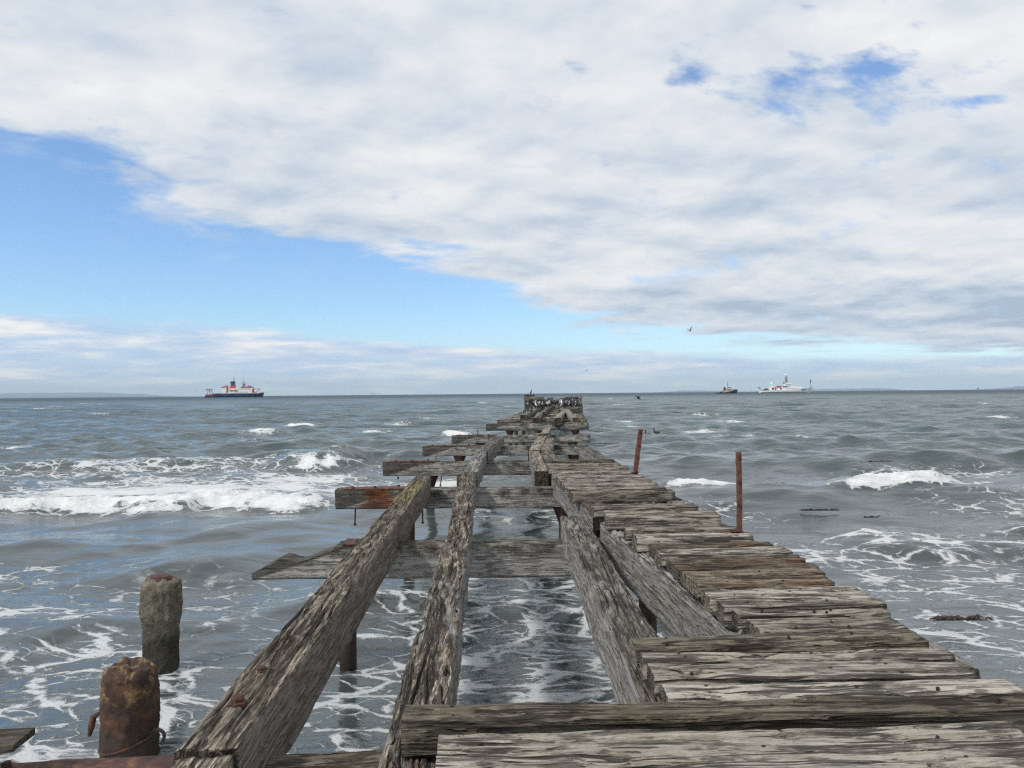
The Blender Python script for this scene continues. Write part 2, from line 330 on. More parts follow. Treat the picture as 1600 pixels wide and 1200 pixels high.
M['side'] = wood('grey_stringer_wood', 0.015, pale=(0.33, 0.325, 0.31), mid=(0.15, 0.135, 0.115), brown=0.5, rust=0.1, facey=0.35)
M['plank'] = wood('deck_plank_wood', 0.13, pale=(0.35, 0.318, 0.272), mid=(0.20, 0.174, 0.142), brown=0.35, rust=0.0, moss=0.06, con=1.3)
M['plank_pale'] = wood('pale_deck_plank_wood', 0.19, pale=(0.40, 0.367, 0.318), mid=(0.245, 0.217, 0.182), brown=0.22, con=1.3)
M['plank_dark'] = wood('mossy_deck_plank_wood', 0.0, pale=(0.29, 0.265, 0.21), mid=(0.13, 0.115, 0.085), brown=0.6, moss=0.4, con=1.3)
M['plank_rust'] = wood('rust_stained_plank_wood', 0.0, pale=(0.33, 0.29, 0.225), mid=(0.16, 0.13, 0.095), brown=0.55, rust=0.75, con=1.3)
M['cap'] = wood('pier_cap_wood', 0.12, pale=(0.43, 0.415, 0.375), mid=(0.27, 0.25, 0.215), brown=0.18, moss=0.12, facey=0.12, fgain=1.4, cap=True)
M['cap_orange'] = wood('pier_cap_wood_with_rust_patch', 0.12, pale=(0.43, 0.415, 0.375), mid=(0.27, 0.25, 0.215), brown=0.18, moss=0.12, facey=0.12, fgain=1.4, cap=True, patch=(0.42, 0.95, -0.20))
M['cap_far'] = wood('far_pier_wood', 0.05, pale=(0.42, 0.395, 0.34), mid=(0.22, 0.20, 0.16), brown=0.4)
M['endgrain'] = wood('dark_end_grain', -0.06, pale=(0.17, 0.15, 0.12), mid=(0.085, 0.072, 0.056), dark=(0.025, 0.02, 0.016), brown=0.4)
M['iron'] = rustmat('rusty_iron')
M['redplate'] = rustmat('red_rust_plate', (0.026, 0.014, 0.012), (0.078, 0.033, 0.025), (0.20, 0.095, 0.045), 11.0)
M['rail'] = rustmat('orange_rust_rail', (0.045, 0.021, 0.015), (0.125, 0.048, 0.027), (0.22, 0.105, 0.065), 14.0)
M['pile'] = rustmat('dark_iron_pile', (0.018, 0.014, 0.012), (0.05, 0.026, 0.018), (0.11, 0.045, 0.022), 6.0, wet=True)
M['post'] = rustmat('flaking_rust_post', (0.018, 0.011, 0.009), (0.045, 0.022, 0.015), (0.10, 0.043, 0.022), 6.0, flake=0.60, wet=True)
M['black'] = plain('black_iron', (0.02, 0.018, 0.017), 0.7)
def concrete():
    m_, q, b = newmat('pitted_concrete'); tcx = q.n.new('ShaderNodeTexCoord'); p = tcx.outputs['Object']; z = q.xyz(p)[2]
    n1 = q.noise(p, 6, 7, 0.65); n2 = q.noise(p, 45, 4, 0.7)
    col = q.ramp(q.m('ADD', q.m('MULTIPLY', n1, 0.6), q.m('MULTIPLY', n2, 0.4)), [(0.35, (0.055, 0.048, 0.034)), (0.5, (0.135, 0.12, 0.088)), (0.65, (0.25, 0.23, 0.18))])
    rm = q.ss(q.noise(q.vm('ADD', p, (4, 2, 7.2)), 4.5, 4, 0.6), 0.58, 0.66)
    col = q.mix(q.m('MULTIPLY', rm, 0.8), col, (0.09, 0.035, 0.018))
    wm = q.ss(q.m('ADD', z, q.m('MULTIPLY', n1, 0.35)), 0.72, 0.42)
    col = q.mix(q.m('MULTIPLY', wm, 0.86), col, (0.024, 0.022, 0.016))
    q.l.new(col, b.inputs['Base Color']); b.inputs['Roughness'].default_value = 0.9
    bump(q, b, q.m('ADD', n1, n2), 0.02, 0.9); return m_
M['concrete'] = concrete()
# ------------------------------------------------------------------ the sea
def water_material():
    m_, q, b = newmat('sea_water'); tcx = q.n.new('ShaderNodeTexCoord'); p = tcx.outputs['Object']
    at = q.n.new('ShaderNodeAttribute'); at.attribute_name = 'foam'; fo = at.outputs['Fac']
    at2 = q.n.new('ShaderNodeAttribute'); at2.attribute_name = 'churn'; chn = at2.outputs['Fac']
    X_, Y_, Z_ = q.xyz(p)[:3]
    flat = q.comb(X_, Y_, 0.0)
    skew = q.comb(q.m('ADD', X_, q.m('MULTIPLY', Y_, 0.25)), q.m('MULTIPLY', Y_, 1.5), 0.0)
    nw = q.n.new('ShaderNodeTexNoise'); q.l.new(flat, nw.inputs['Vector']); nw.inputs['Scale'].default_value = 0.9; nw.inputs['Detail'].default_value = 4
    wr = q.vm('SCALE', q.vm('SUBTRACT', nw.outputs['Color'], (0.5, 0.5, 0.5))); wr.node.inputs['Scale'].default_value = 1.1
    pw = q.vm('ADD', skew, wr)
    def vor(scale, src):
        v = q.n.new('ShaderNodeTexVoronoi'); v.feature = 'DISTANCE_TO_EDGE'; v.inputs['Scale'].default_value = scale
        q.l.new(src, v.inputs['Vector']); return v.outputs['Distance']
    v1 = vor(1.5, pw); v2 = vor(3.1, q.vm('ADD', pw, (4, 2, 0))); v3 = vor(8.0, q.vm('ADD', pw, (1, 7, 0)))
    nl = q.noise(flat, 0.55, 5, 0.6); nf = q.noise(pw, 7.0, 6, 0.7); nm = q.noise(q.vm('ADD', flat, (8, 3, 0)), 1.6, 4, 0.6)
    # how much foam: the carried field broken up by noise
    a = q.m('ADD', fo, q.m('MULTIPLY', q.m('SUBTRACT', nl, 0.5), q.m('MULTIPLY', q.ss(fo, 0.0, 0.4), 1.1)))
    w1 = q.m('MULTIPLY', a, 0.19); w2 = q.m('MULTIPLY', q.m('SUBTRACT', a, 0.25), 0.24); w3 = q.m('MULTIPLY', q.m('SUBTRACT', a, 0.55), 0.5)
    jag = q.m('ADD', q.m('MULTIPLY', q.m('SUBTRACT', nf, 0.5), 0.34), q.m('MULTIPLY', q.m('SUBTRACT', nm, 0.52), -0.42))
    l1 = q.ss(q.m('ADD', q.m('SUBTRACT', v1, w1), jag), 0.04, -0.07)
    l2 = q.ss(q.m('ADD', q.m('SUBTRACT', v2, w2), jag), 0.03, -0.09)
    l3 = q.ss(q.m('ADD', q.m('SUBTRACT', v3, w3), jag), 0.03, -0.06)
    l1 = q.m('MULTIPLY', l1, q.ss(nm, 0.30, 0.46))
    lace = q.m('MAXIMUM', q.m('MAXIMUM', l1, l2), l3)
    lace = q.m('MULTIPLY', lace, q.ss(a, 0.06, 0.20))
    solid = q.ss(q.m('ADD', fo, q.m('MULTIPLY', q.m('SUBTRACT', nf, 0.5), 0.5)), 0.86, 1.02)
    ns = q.noise(q.vm('ADD', q.vm('MULTIPLY', pw, (0.9, 4.2, 1)), (3, 3, 0)), 1.0, 7, 0.68)
    sheet = q.m('MULTIPLY', q.ss(q.m('ADD', a, q.m('MULTIPLY', q.m('SUBTRACT', ns, 0.5), 1.5)), 0.60, 0.82), q.ss(fo, 0.42, 0.62))
    bub = q.noise(pw, 24.0, 3, 0.7)
    lace = q.m('MULTIPLY', lace, q.ss(q.m('ADD', bub, q.m('MULTIPLY', lace, 0.22)), 0.32, 0.58, 0.45, 1.0))
    foam = q.m('MAXIMUM', q.m('MULTIPLY', q.m('MAXIMUM', q.m('MULTIPLY', lace, 0.88), sheet), 0.88), solid)
    # murky silt-laden water: greener out at sea, browner inshore
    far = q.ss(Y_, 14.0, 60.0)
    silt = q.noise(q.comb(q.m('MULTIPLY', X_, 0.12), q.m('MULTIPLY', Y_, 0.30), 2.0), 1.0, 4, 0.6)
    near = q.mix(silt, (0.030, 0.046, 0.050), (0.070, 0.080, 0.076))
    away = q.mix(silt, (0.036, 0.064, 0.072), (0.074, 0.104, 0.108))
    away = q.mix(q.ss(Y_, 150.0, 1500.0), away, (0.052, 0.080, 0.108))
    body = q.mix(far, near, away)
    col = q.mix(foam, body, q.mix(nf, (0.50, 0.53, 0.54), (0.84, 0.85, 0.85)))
    q.l.new(col, b.inputs['Base Color'])
    rgh = q.vm('LENGTH', flat).node.outputs['Value']
    q.l.new(q.m('MULTIPLY_ADD', foam, 0.6, q.m('ADD', q.ss(rgh, 20.0, 120.0, 0.05, 0.16), q.ss(rgh, 120.0, 900.0, 0.0, 0.34))), b.inputs['Roughness'])
    b.inputs['IOR'].default_value = 1.45
    rg = q.vm('LENGTH', flat); rg = rg.node.outputs['Value']
    q.l.new(q.m('ADD', q.ss(rg, 35.0, 160.0, 0.60, 0.32), q.ss(rg, 160.0, 1200.0, 0.0, -0.24)), b.inputs['Specular IOR Level'])
    # a wind-roughened sea mirrors less of the low sky the farther out one looks
    rp = q.noise(q.vm('MULTIPLY', flat, (1.0, 1.7, 1)), 2.6, 5, 0.62, 0.4)
    rp2 = q.noise(q.vm('MULTIPLY', flat, (0.8, 1.6, 1)), 0.75, 3, 0.55, 0.4)
    rp3 = q.noise(q.vm('MULTIPLY', flat, (0.55, 1.5, 1)), 0.26, 4, 0.6, 0.5)
    farw = q.ss(rg, 14.0, 70.0)
    hh = q.m('ADD', q.m('MULTIPLY', rp, q.m('MULTIPLY_ADD', farw, 0.075, 0.015)), q.m('MULTIPLY', rp2, q.m('MULTIPLY_ADD', farw, 0.42, 0.03)))
    hh = q.m('ADD', hh, q.m('MULTIPLY', rp3, q.m('MULTIPLY', q.ss(rg, 30.0, 140.0), 0.95)))
    hh = q.m('ADD', hh, q.m('MULTIPLY', foam, q.m('MULTIPLY_ADD', nf, 0.035, 0.012)))
    bump(q, b, hh, 1.0, 1.0)
    return m_
M['water'] = water_material()
def wp(px, py): v = W(px, py, 0.0); return v.x, v.y
# breakers: (x0, x1, toe distance, skew, height, front length, back length, foam on the face, trailing foam length)
BREAK = [(-16, -3.8, 18.2, 0.06, 0.37, 0.75, 2.6, 1.0, 9.0), (-9.6, -5.4, 30.0, 0.02, 0.46, 1.2, 2.8, 0.25, 0.6),
         (-8.2, -6.2, 29.7, 0.02, 0.03, 0.8, 1.2, 1.0, 0.3), (7.7, 11.4, 20.0, -0.10, 0.36, 0.8, 2.2, 1.0, 2.2),
         (3.6, 6.1, 20.9, 0.05, 0.24, 0.7, 2.0, 1.0, 0.9), (5.6, 13.5, 13.9, 0.02, 0.34, 0.9, 1.5, 0.32, 0.9),
         (-4.7, -2.3, 51.0, 0.0, 0.40, 1.0, 2.0, 1.1, 0.8), (-19.5, -16.3, 68.0, 0.0, 0.30, 1.0, 2.0, 1.0, 1.0),
         (-3.4, 3.0, 10.4, 0.05, 0.16, 0.8, 1.6, 0.1, 1.0), (-15, -3.5, 11.6, 0.12, 0.17, 1.0, 2.0, 0.0, 1.0),
         (-14, -2.5, 8.3, 0.22, 0.11, 0.7, 1.4, 0.0, 1.0)]
def build_sea():
    th = np.concatenate([np.linspace(-70, -37, 60)[:-1], np.linspace(-37, 37, 760), np.linspace(37, 70, 60)[1:]]) * math.pi / 180
    rs = [1.2]
    while rs[-1] < 46000:
        r_ = rs[-1]; rs.append(r_ + min(max(0.014, r_ * r_ / 2140 * 0.85), (0.0055 if r_ < 3000 else 0.012) * r_ + 0.02))
    rs = np.array(rs)
    TH, RR = np.meshgrid(th, rs); x = RR * np.sin(TH); y = RR * np.cos(TH)
    dth = np.gradient(th)[None, :]; spc = np.maximum(np.gradient(rs)[:, None], RR * dth)
    rng = np.random.RandomState(11)
    z = np.zeros_like(x); dx = np.zeros_like(x); dy = np.zeros_like(x)
    shoal = sst(RR, 3.0, 24.0) * 0.62 + 0.38; calm = sst(RR, 16.0, 45.0)
    for k in range(64):
        lam = 0.55 * (14.0 / 0.55) ** ((k / 63.0) ** 1.15)
        ang = R(-90 + 8) + rng.normal() * R(30 if lam < 4 else 17)
        amp = (0.0080 if lam > 2 else 0.0080) * lam ** 0.80 * (0.6 + 0.8 * rng.rand())
        kk = 2 * math.pi / lam; kx, ky = kk * math.cos(ang), kk * math.sin(ang)
        fade = sst(lam / spc, 2.5, 5.0) * amp * shoal * ((0.40 + 0.60 * calm) * (1 + 0.35 * calm) if lam < 2.6 else (0.75 + 0.25 * calm))
        grp = 0.55 + 0.9 * np.clip(0.5 + pn(x / (lam * 5) + k * 3.7, y / (lam * 5), k * 1.3), 0, 1) if k % 2 == 0 else grp
        ph = kx * x + ky * y + rng.rand() * 6.283
        s_, c_ = np.sin(ph), np.cos(ph)
        z += fade * grp * c_; dx -= fade * grp * 0.75 * s_ * math.cos(ang); dy -= fade * grp * 0.75 * s_ * math.sin(ang)
    foam = np.zeros_like(x)
    msk = RR < 90
    xm, ym = x[msk], y[msk]; zm = np.zeros_like(xm); fm = np.zeros_like(xm)
    nA = fb(xm * 0.45, ym * 0.45, 2.2); nB = fb(xm * 1.6, ym * 1.6, 5.1); nC = fb(xm * 5.0, ym * 5.0, 8.8, 3)
    for k, (x0, x1, yc, sk, h, lf, lb, ff, tr) in enumerate(BREAK):
        e = min(1.4, (x1 - x0) * 0.3)
        env = sst(xm, x0 - e * 0.3, x0 + e) * (1 - sst(xm, x1 - e, x1 + e * 0.3))
        cy_ = yc + sk * (xm - (x0 + x1) / 2) + 0.9 * nA * min(1, (x1 - x0) / 6) + 0.22 * nB
        t_ = ym - cy_
        pr = np.where(t_ < 0, np.exp(-(t_ / lf) ** 2 * 2.2), np.exp(-(t_ / lb) ** 2))
        zm += h * env * pr * (0.85 + 0.3 * nA)
        if ff > 0:
            face = np.where(t_ < 0, sst(t_, -lf * 1.15, -lf * 0.55), 1 - sst(t_, lf * 0.15, lf * 0.9)) if ff > 0.5 else np.exp(-((t_ - 0.02) / 0.16) ** 2)
            fm = np.maximum(fm, env * face * (ff * 1.15 if ff > 0.5 else 0.95) * (0.90 + 0.40 * nB + 0.22 * nC))
            zm += env * face * h * (0.10 * nB + 0.07 * nC) * (1 if ff > 0.5 else 0.25)
            trail = env * (t_ > 0) * np.exp(-np.clip(t_, 0, None) / tr) * 0.62
            fm = np.maximum(fm, trail)
    # broad foam fields carried by the backwash
    def blob(cx, cy, ax, ay, a, rot=0.0):
        c_, s_ = math.cos(rot), math.sin(rot); uu = ((xm - cx) * c_ + (ym - cy) * s_) / ax; vv = (-(xm - cx) * s_ + (ym - cy) * c_) / ay
        return a * np.exp(-(uu * uu + vv * vv) ** 1.5)
    fields = [(-9.5, 22.6, 5.8, 4.4, 0.92), (-4.6, 21.8, 3.0, 3.0, 0.86), (-14.0, 30.0, 6.0, 3.0, 0.55), (-2.4, 24.5, 1.3, 2.4, 0.95), (-3.4, 20.6, 1.8, 2.2, 0.9), (-7.0, 26.0, 3.0, 1.6, 0.8),
              (0.4, 7.0, 3.0, 4.6, 0.57), (0.8, 5.0, 2.0, 1.6, 0.50), (0.3, 12.5, 1.8, 2.2, 0.55), (-2.6, 7.2, 2.4, 1.2, 0.50), (-4.6, 7.6, 2.6, 1.6, 0.52), (-3.4, 5.6, 2.2, 1.4, 0.58), (-1.2, 4.3, 1.4, 1.0, 0.55),
              (-6.6, 9.8, 2.6, 1.0, 0.40), (-8.5, 12.3, 3.2, 0.7, 0.27), (7.5, 12.0, 4.4, 2.0, 0.38), (5.0, 13.4, 1.8, 0.9, 0.45), (5.2, 8.8, 1.0, 1.4, 0.50), (6.6, 9.6, 1.8, 1.4, 0.34), (11.5, 22.0, 3.0, 2.5, 0.50), (15.0, 27.0, 3.5, 2.0, 0.55),
              (13.0, 18.0, 4.0, 1.5, 0.34), (2.0, 17.5, 4.0, 1.6, 0.32), (-14.0, 15.0, 3.0, 0.6, 0.2), (-2.75, 5.6, 0.7, 0.55, 0.8), (-3.4, 4.9, 0.9, 0.5, 0.86), (1.5, 5.6, 0.5, 0.8, 0.55)]
    for fd in fields: fm = np.maximum(fm, blob(*fd))
    fm = np.maximum(fm, 0.18 * (1 - sst(ym, 10, 15)))
    z[msk] += zm; foam[msk] = fm
    # whitecaps scattered out to the horizon
    for k in range(150):
        d = 45 * (1400 / 45.0) ** rng.rand(); a_ = R(rng.uniform(-40, 40)); cx, cy = d * math.sin(a_), d * math.cos(a_)
        w_ = rng.uniform(0.5, 1.6) * (1 + d / 500); l_ = w_ * 0.5 + d * 0.004
        m2 = (np.abs(x - cx) < 3 * w_) & (np.abs(y - cy) < 3 * l_)
        if m2.any(): foam[m2] = np.maximum(foam[m2], 1.25 * np.exp(-(((x[m2] - cx) / w_) ** 2 + ((y[m2] - cy) / l_) ** 2)) * (0.75 + 0.5 * pn(x[m2] * 2, y[m2] * 2, 1.0)))
    ed = sst(RR, 300, 900)
    z *= 1 - 0.5 * ed
    v = np.stack([x + dx, y + dy, z], -1).reshape(-1, 3)
    nr, nc = x.shape; i = np.arange(nr * nc).reshape(nr, nc)
    f = np.stack([i[:-1, :-1], i[:-1, 1:], i[1:, 1:], i[1:, :-1]], -1).reshape(-1, 4)
    o = mk('sea', v, f, M['water'])
    for nm, arr in (('foam', foam), ('churn', foam)):
        a_ = o.data.attributes.new(nm, 'FLOAT', 'POINT'); a_.data.foreach_set('value', arr.astype(np.float32).ravel())
    tag(o, 'grey green choppy sea with foam and small breakers', 'sea', kind='structure')
build_sea()
# ------------------------------------------------------------------ timbers
ZCAP, ZSTR, ZPL = ZC - 1.455, ZC - 1.235, ZC - 1.11
_tn = [0]
def timber(name, A, B, w, h, mat, label=None, cat='beam', group=None, rough=0.008, crack=0.018, res=None, wave=0.012, rag=0.03, chip=0.012, shape=None, roll=0.0, k=0.0045, parent=None, rc=0.014, gnarl=0.0):
    """a weathered timber whose top centre line runs from A to B; local x along the grain, z up, top at z = 0"""
    _tn[0] += 1; sd = _tn[0] * 3.37
    A, B = Vector(A), Vector(B); L = (B - A).length; ex = (B - A).normalized()
    ez = Vector((0, 0, 1)); ez = (ez - ex * ez.dot(ex)).normalized(); ey = ez.cross(ex)
    if roll: ez, ey = ez * math.cos(roll) + ey * math.sin(roll), ey * math.cos(roll) - ez * math.sin(roll)
    dist = lambda s_: max(1.5, (A + ex * s_ - Vector((0, 0, ZC))).length)
    xs = [0.0]
    across = abs(ex.y) < 0.5
    kk = k * (0.6 if across else 1.5)
    while xs[-1] < L: xs.append(xs[-1] + max(0.006, kk * dist(xs[-1]) * (2.4 if across else 1.0)))
    xs = np.array(xs); xs *= L / xs[-1]
    if res is None: res = max(0.0045, min(dist(0), dist(L)) * 0.0022)
    nw = max(3, int(w / res)); nh = max(3, int(h / res * 0.8)); nb = max(2, nw // 4)
    r_ = rc; hw = w / 2
    prof = []                                # (y, z, ny, nz)
    def side(p0, p1, n, nn):
        for i in range(n): s_ = i / (n - 1); prof.append((p0[0] + (p1[0] - p0[0]) * s_, p0[1] + (p1[1] - p0[1]) * s_) + nn)
    def arc(c, a0):
        for a_ in (30, 60): an = R(a0 + a_); prof.append((c[0] + r_ * math.cos(an), c[1] + r_ * math.sin(an), math.cos(an), math.sin(an)))
    side((-hw + r_, 0), (hw - r_, 0), nw, (0, 1)); prof_fix = 0
    # going from the top to +y side, bottom, -y side
    for a_ in (60, 30): an = R(a_); prof.append((hw - r_ + r_ * math.cos(an), -r_ + r_ * math.sin(an), math.cos(an), math.sin(an)))
    side((hw, -r_), (hw, -h + r_), nh, (1, 0))
    for a_ in (-30, -60): an = R(a_); prof.append((hw - r_ + r_ * math.cos(an), -h + r_ + r_ * math.sin(an), math.cos(an), math.sin(an)))
    side((hw - r_, -h), (-hw + r_, -h), nb, (0, -1))
    for a_ in (-120, -150): an = R(a_); prof.append((-hw + r_ + r_ * math.cos(an), -h + r_ + r_ * math.sin(an), math.cos(an), math.sin(an)))
    side((-hw, -h + r_), (-hw, -r_), nh, (-1, 0))
    for a_ in (150, 120): an = R(a_); prof.append((-hw + r_ + r_ * math.cos(an), -r_ + r_ * math.sin(an), math.cos(an), math.sin(an)))
    P = np.array(prof); N = len(P); nX = len(xs)
    x = np.repeat(xs[:, None], N, 1); y = np.repeat(P[None, :, 0], nX, 0); z = np.repeat(P[None, :, 1], nX, 0)
    ny = P[None, :, 2]; nz = P[None, :, 3]
    wv = pn(x * 1.6 + sd, y * 5, z * 5 + sd) * 0.016 + (pn(x * 4.1 + sd, y * 9, z * 9) * 0.022 * gnarl if gnarl else 0)
    yw, zw = y + wv, z + wv
    n1 = fb(x * 0.7 + sd, yw * 14 + sd, zw * 14, 2)
    gq = min(15.0, 0.16 / res); g2 = min(30.0, 0.20 / res)
    cm = sst(pn(x * 0.8 + sd * 3, yw * 6, zw * 6), -0.30, 0.10)
    ck = sst(np.abs(pn(x * 0.75 + sd * 2, yw * gq + 3, zw * gq + sd)), 0.19, 0.03) * cm
    cm2 = sst(pn(x * 1.7 + sd * 5, yw * 9, zw * 9), -0.2, 0.2)
    ck = np.maximum(ck, 0.6 * cm2 * sst(np.abs(pn(x * 1.6 + sd * 4, yw * g2, zw * g2 + sd)), 0.20, 0.04))
    fine = pn(x * 5 + sd, yw * 90, zw * 90) if res < 0.02 else 0
    n2 = pn(x * 5 + sd, yw * 50, zw * 50 + sd) if res < 0.03 else 0
    disp = rough * n1 - crack * ck + 0.0016 * fine + 0.0020 * n2
    disp = disp * (0.30 + 0.70 * np.clip(nz, 0, 1) + (0.25 if h < 0.16 else 0.0))
    disp = disp * (0.35 + 0.65 * sst(np.minimum(x, L - x), 0.0, 0.09))
    if gnarl:
        pit = sst(pn(x * 3.2 + sd * 5, yw * 16, zw * 16), 0.18, 0.6); disp = disp - 0.03 * gnarl * pit + 0.008 * gnarl * pn(x * 6, yw * 40, zw * 40)
    corner = (np.abs(ny * nz) > 0.01) * 1.0
    near_c = np.maximum(corner, sst(np.abs(y) / hw, 1 - 0.05 / hw, 1.0) * sst(-z, 0.05, 0.0))
    disp = disp - chip * near_c * np.clip(0.25 + pn(x * 1.6 + sd, y * 3, z * 3) + 0.4 * pn(x * 6 + sd, y * 3, z * 3), 0, 1.4)
    y = y + disp * ny + wave * pn(xs * 0.8 + sd, 0.3, 1.7)[:, None]; z = z + disp * nz + wave * 0.6 * pn(xs * 0.9 + sd, 4.3, 2.7)[:, None]
    # ragged ends
    e0 = rag * (0.5 * pn(7.1 + sd, P[:, 0] * 9, P[:, 1] * 5) + 0.35 * pn(1.1 + sd, P[:, 0] * 40, P[:, 1] * 18))
    e1 = rag * (0.5 * pn(3.1 + sd, P[:, 0] * 9, P[:, 1] * 5) + 0.35 * pn(5.1 + sd, P[:, 0] * 40, P[:, 1] * 18))
    q0 = np.clip(1 - xs / (3 * rag + 0.02), 0, 1)[:, None]; q1 = np.clip(1 - (L - xs) / (3 * rag + 0.02), 0, 1)[:, None]
    x = x + e0[None] * q0 + e1[None] * q1
    rows = [np.stack([x, y, z], -1)]
    def capring(row, s_, dx_):
        c = row.mean(0); o_ = c + (row - c) * s_
        o_[:, 0] = c[0] + (row[:, 0] - c[0]) * s_ + dx_ + rag * 0.35 * (1 - s_) * pn(o_[:, 1] * 24 + sd, o_[:, 2] * 16, 2.2); return o_
    b0, b1 = rows[0][0].copy(), rows[0][-1].copy()
    head = np.stack([capring(b0, s_, 0.0) for s_ in (0.04, 0.35, 0.65, 0.88, 0.97)]); tail = np.stack([capring(b1, s_, 0.0) for s_ in (0.97, 0.88, 0.65, 0.35, 0.04)])
    V = np.concatenate([head, rows[0], tail], 0)
    if shape is not None: V = shape(V, L)
    nr = V.shape[0]; i = np.arange(nr * N).reshape(nr, N); j = np.roll(i, -1, 1)
    f = np.stack([i[:-1], i[1:], j[1:], j[:-1]], -1).reshape(-1, 4)
    mi = np.zeros((nr - 1, N), np.int32); mi[:5] = 1; mi[-5:] = 1
    o = mk(name, V.reshape(-1, 3), f, [mat, M['endgrain_plank'] if cat == 'plank' else M['endgrain']], parent, mi.ravel())
    Mx = Matrix((ex, ey, ez)).transposed().to_4x4(); Mx.translation = A
    if parent is None: o.matrix_world = Mx
    tag(o, label, cat if label else None, group)
    return o, Mx
def W2(px, py, z, dz=0.0): return W(px, py, z)
def iron_bolt(parent, x, y, z=0.0, r_=0.022, h=0.022, mat=None):
    b = MB(); b.lathe([(r_ * 1.5, -0.015), (r_ * 1.5, 0.002), (r_ * 1.45, 0.005), (r_, 0.006), (r_ * 1.02, h * 0.7), (r_ * 0.75, h)], (x, y, z), 6)
    return b.build('bolt', mat or M['iron'], parent)
# ---- the two long stringers on the left
G_STR = 'long timbers of the ruined pier'
S1, _ = timber('stringer', W(322, 1168, ZSTR), W(661, 742, ZSTR), 0.232, 0.34, M['stringer_moss'], 'leftmost long weathered beam with iron bolt heads, yellow lichen at its far end', 'beam', G_STR, rough=0.009, crack=0.034, rag=0.025, chip=0.018, wave=0.02, res=0.0050)
iron_bolt(S1, 0.42, 0.02, -0.004, 0.026, 0.03); iron_bolt(S1, 0.80, 0.03, -0.006, 0.022, 0.02)
d1 = (W(661, 742, ZSTR) - W(322, 1168, ZSTR)).normalized()
A1 = W(322, 1168, ZSTR)
timber('beam_stub', A1 - d1 * 0.02 - Vector((0, 0, 0.025)), A1 - d1 * 0.75 - Vector((0, 0, 0.04)), 0.20, 0.28, M['gnarled'], 'short pale broken beam stub at the bottom edge below the leftmost long beam', 'beam', rough=0.01, crack=0.02, rag=0.05, res=0.0055)
S2, _ = timber('stringer', W(630, 1235, ZSTR), W(733, 737, ZSTR), 0.222, 0.32, M['gnarled'], 'deeply pitted pale long beam second from the left, split around a bolt hole', 'beam', G_STR, rough=0.012, crack=0.042, rag=0.03, chip=0.022, wave=0.03, res=0.005, gnarl=1.0)
b = MB(); b.lathe([(0.001, -0.03), (0.034, -0.03), (0.034, 0.004), (0.02, 0.010), (0.001, 0.012)], (0.68, -0.02, -0.02), 8); b.build('bolt', M['iron'], S2)
timber('stringer', W(733, 739, ZSTR - 0.03), W(753, 702, ZSTR - 0.01), 0.25, 0.32, M['side'], 'grey middle beam continuing from the pitted beam over the third crossbeam', 'beam', G_STR, chip=0.02)
timber('stringer', W(752, 704, ZSTR), W(781, 682, ZSTR - 0.06), 0.27, 0.36, M['side'], 'short grey beam rising to the right past the fourth crossbeam', 'beam', G_STR, chip=0.02)
# ---- stringers under the deck
S3, _ = timber('stringer', D(1062, 1115, 3.15) * 1.0, W(894, 806, ZSTR), 0.235, 0.34, M['side'], 'grey beam running in under the deck planks, third long beam from the left', 'beam', G_STR, rough=0.009, crack=0.034, chip=0.02, res=0.0055)
def fix_z(o, z):
    pass
timber('stringer', W(1175, 985, ZSTR) + Vector((0.1, -1.2, 0)), W(958, 815, ZSTR), 0.25, 0.36, M['side'], 'pale grey side beam carrying the near deck planks along their left ends', 'beam', G_STR, chip=0.02, res=0.007)
timber('stringer', W(947, 803, ZSTR + 0.01), W(874, 738, ZSTR), 0.26, 0.36, M['side'], 'pale grey side beam carrying the far deck planks along their left ends', 'beam', G_STR, chip=0.02, rag=0.06)
timber('stringer', W(1500, 1010, ZSTR) + Vector((-0.2, -0.3, 0)), W(1058, 782, ZSTR), 0.24, 0.34, M['side'], 'near beam under the right hand ends of the deck planks', 'beam', G_STR)
timber('stringer', W(1050, 780, ZSTR + 0.01), W(913, 698, ZSTR), 0.26, 0.34, M['side'], 'beam poking out beyond the far end of the plank deck on its right side', 'beam', G_STR)
# ---- the bent pair in the middle
timber('stringer', W(846, 736, ZSTR), W(834, 702, ZSTR), 0.225, 0.34, M['stringer'], 'beam with a dark square sawn end facing us, left of the far deck planks', 'beam', G_STR, rag=0.02)
timber('stringer', W(834, 703, ZSTR + 0.012), W(856, 667.5, ZSTR + 0.02), 0.25, 0.34, M['stringer'], 'beam leaning right to a raised end, above the fifth crossbeam', 'beam', G_STR)
timber('stringer', W(870, 733, ZSTR - 0.03), W(853, 702, ZSTR - 0.005), 0.26, 0.34, M['stringer'], 'beam just right of the dark ended beam, bending away beside the planks', 'beam', G_STR)
timber('stringer', W(853, 703, ZSTR), W(857, 684, ZSTR - 0.02), 0.30, 0.34, M['stringer'], 'short beam lying right of the raised beam over the fourth crossbeam', 'beam', G_STR)
timber('loose_plank', W(836, 676.5, ZSTR + 0.08), W(853, 677, ZSTR + 0.08), 0.22, 0.06, M['plank'], 'small loose plank lying crosswise on the raised middle beam', 'plank')
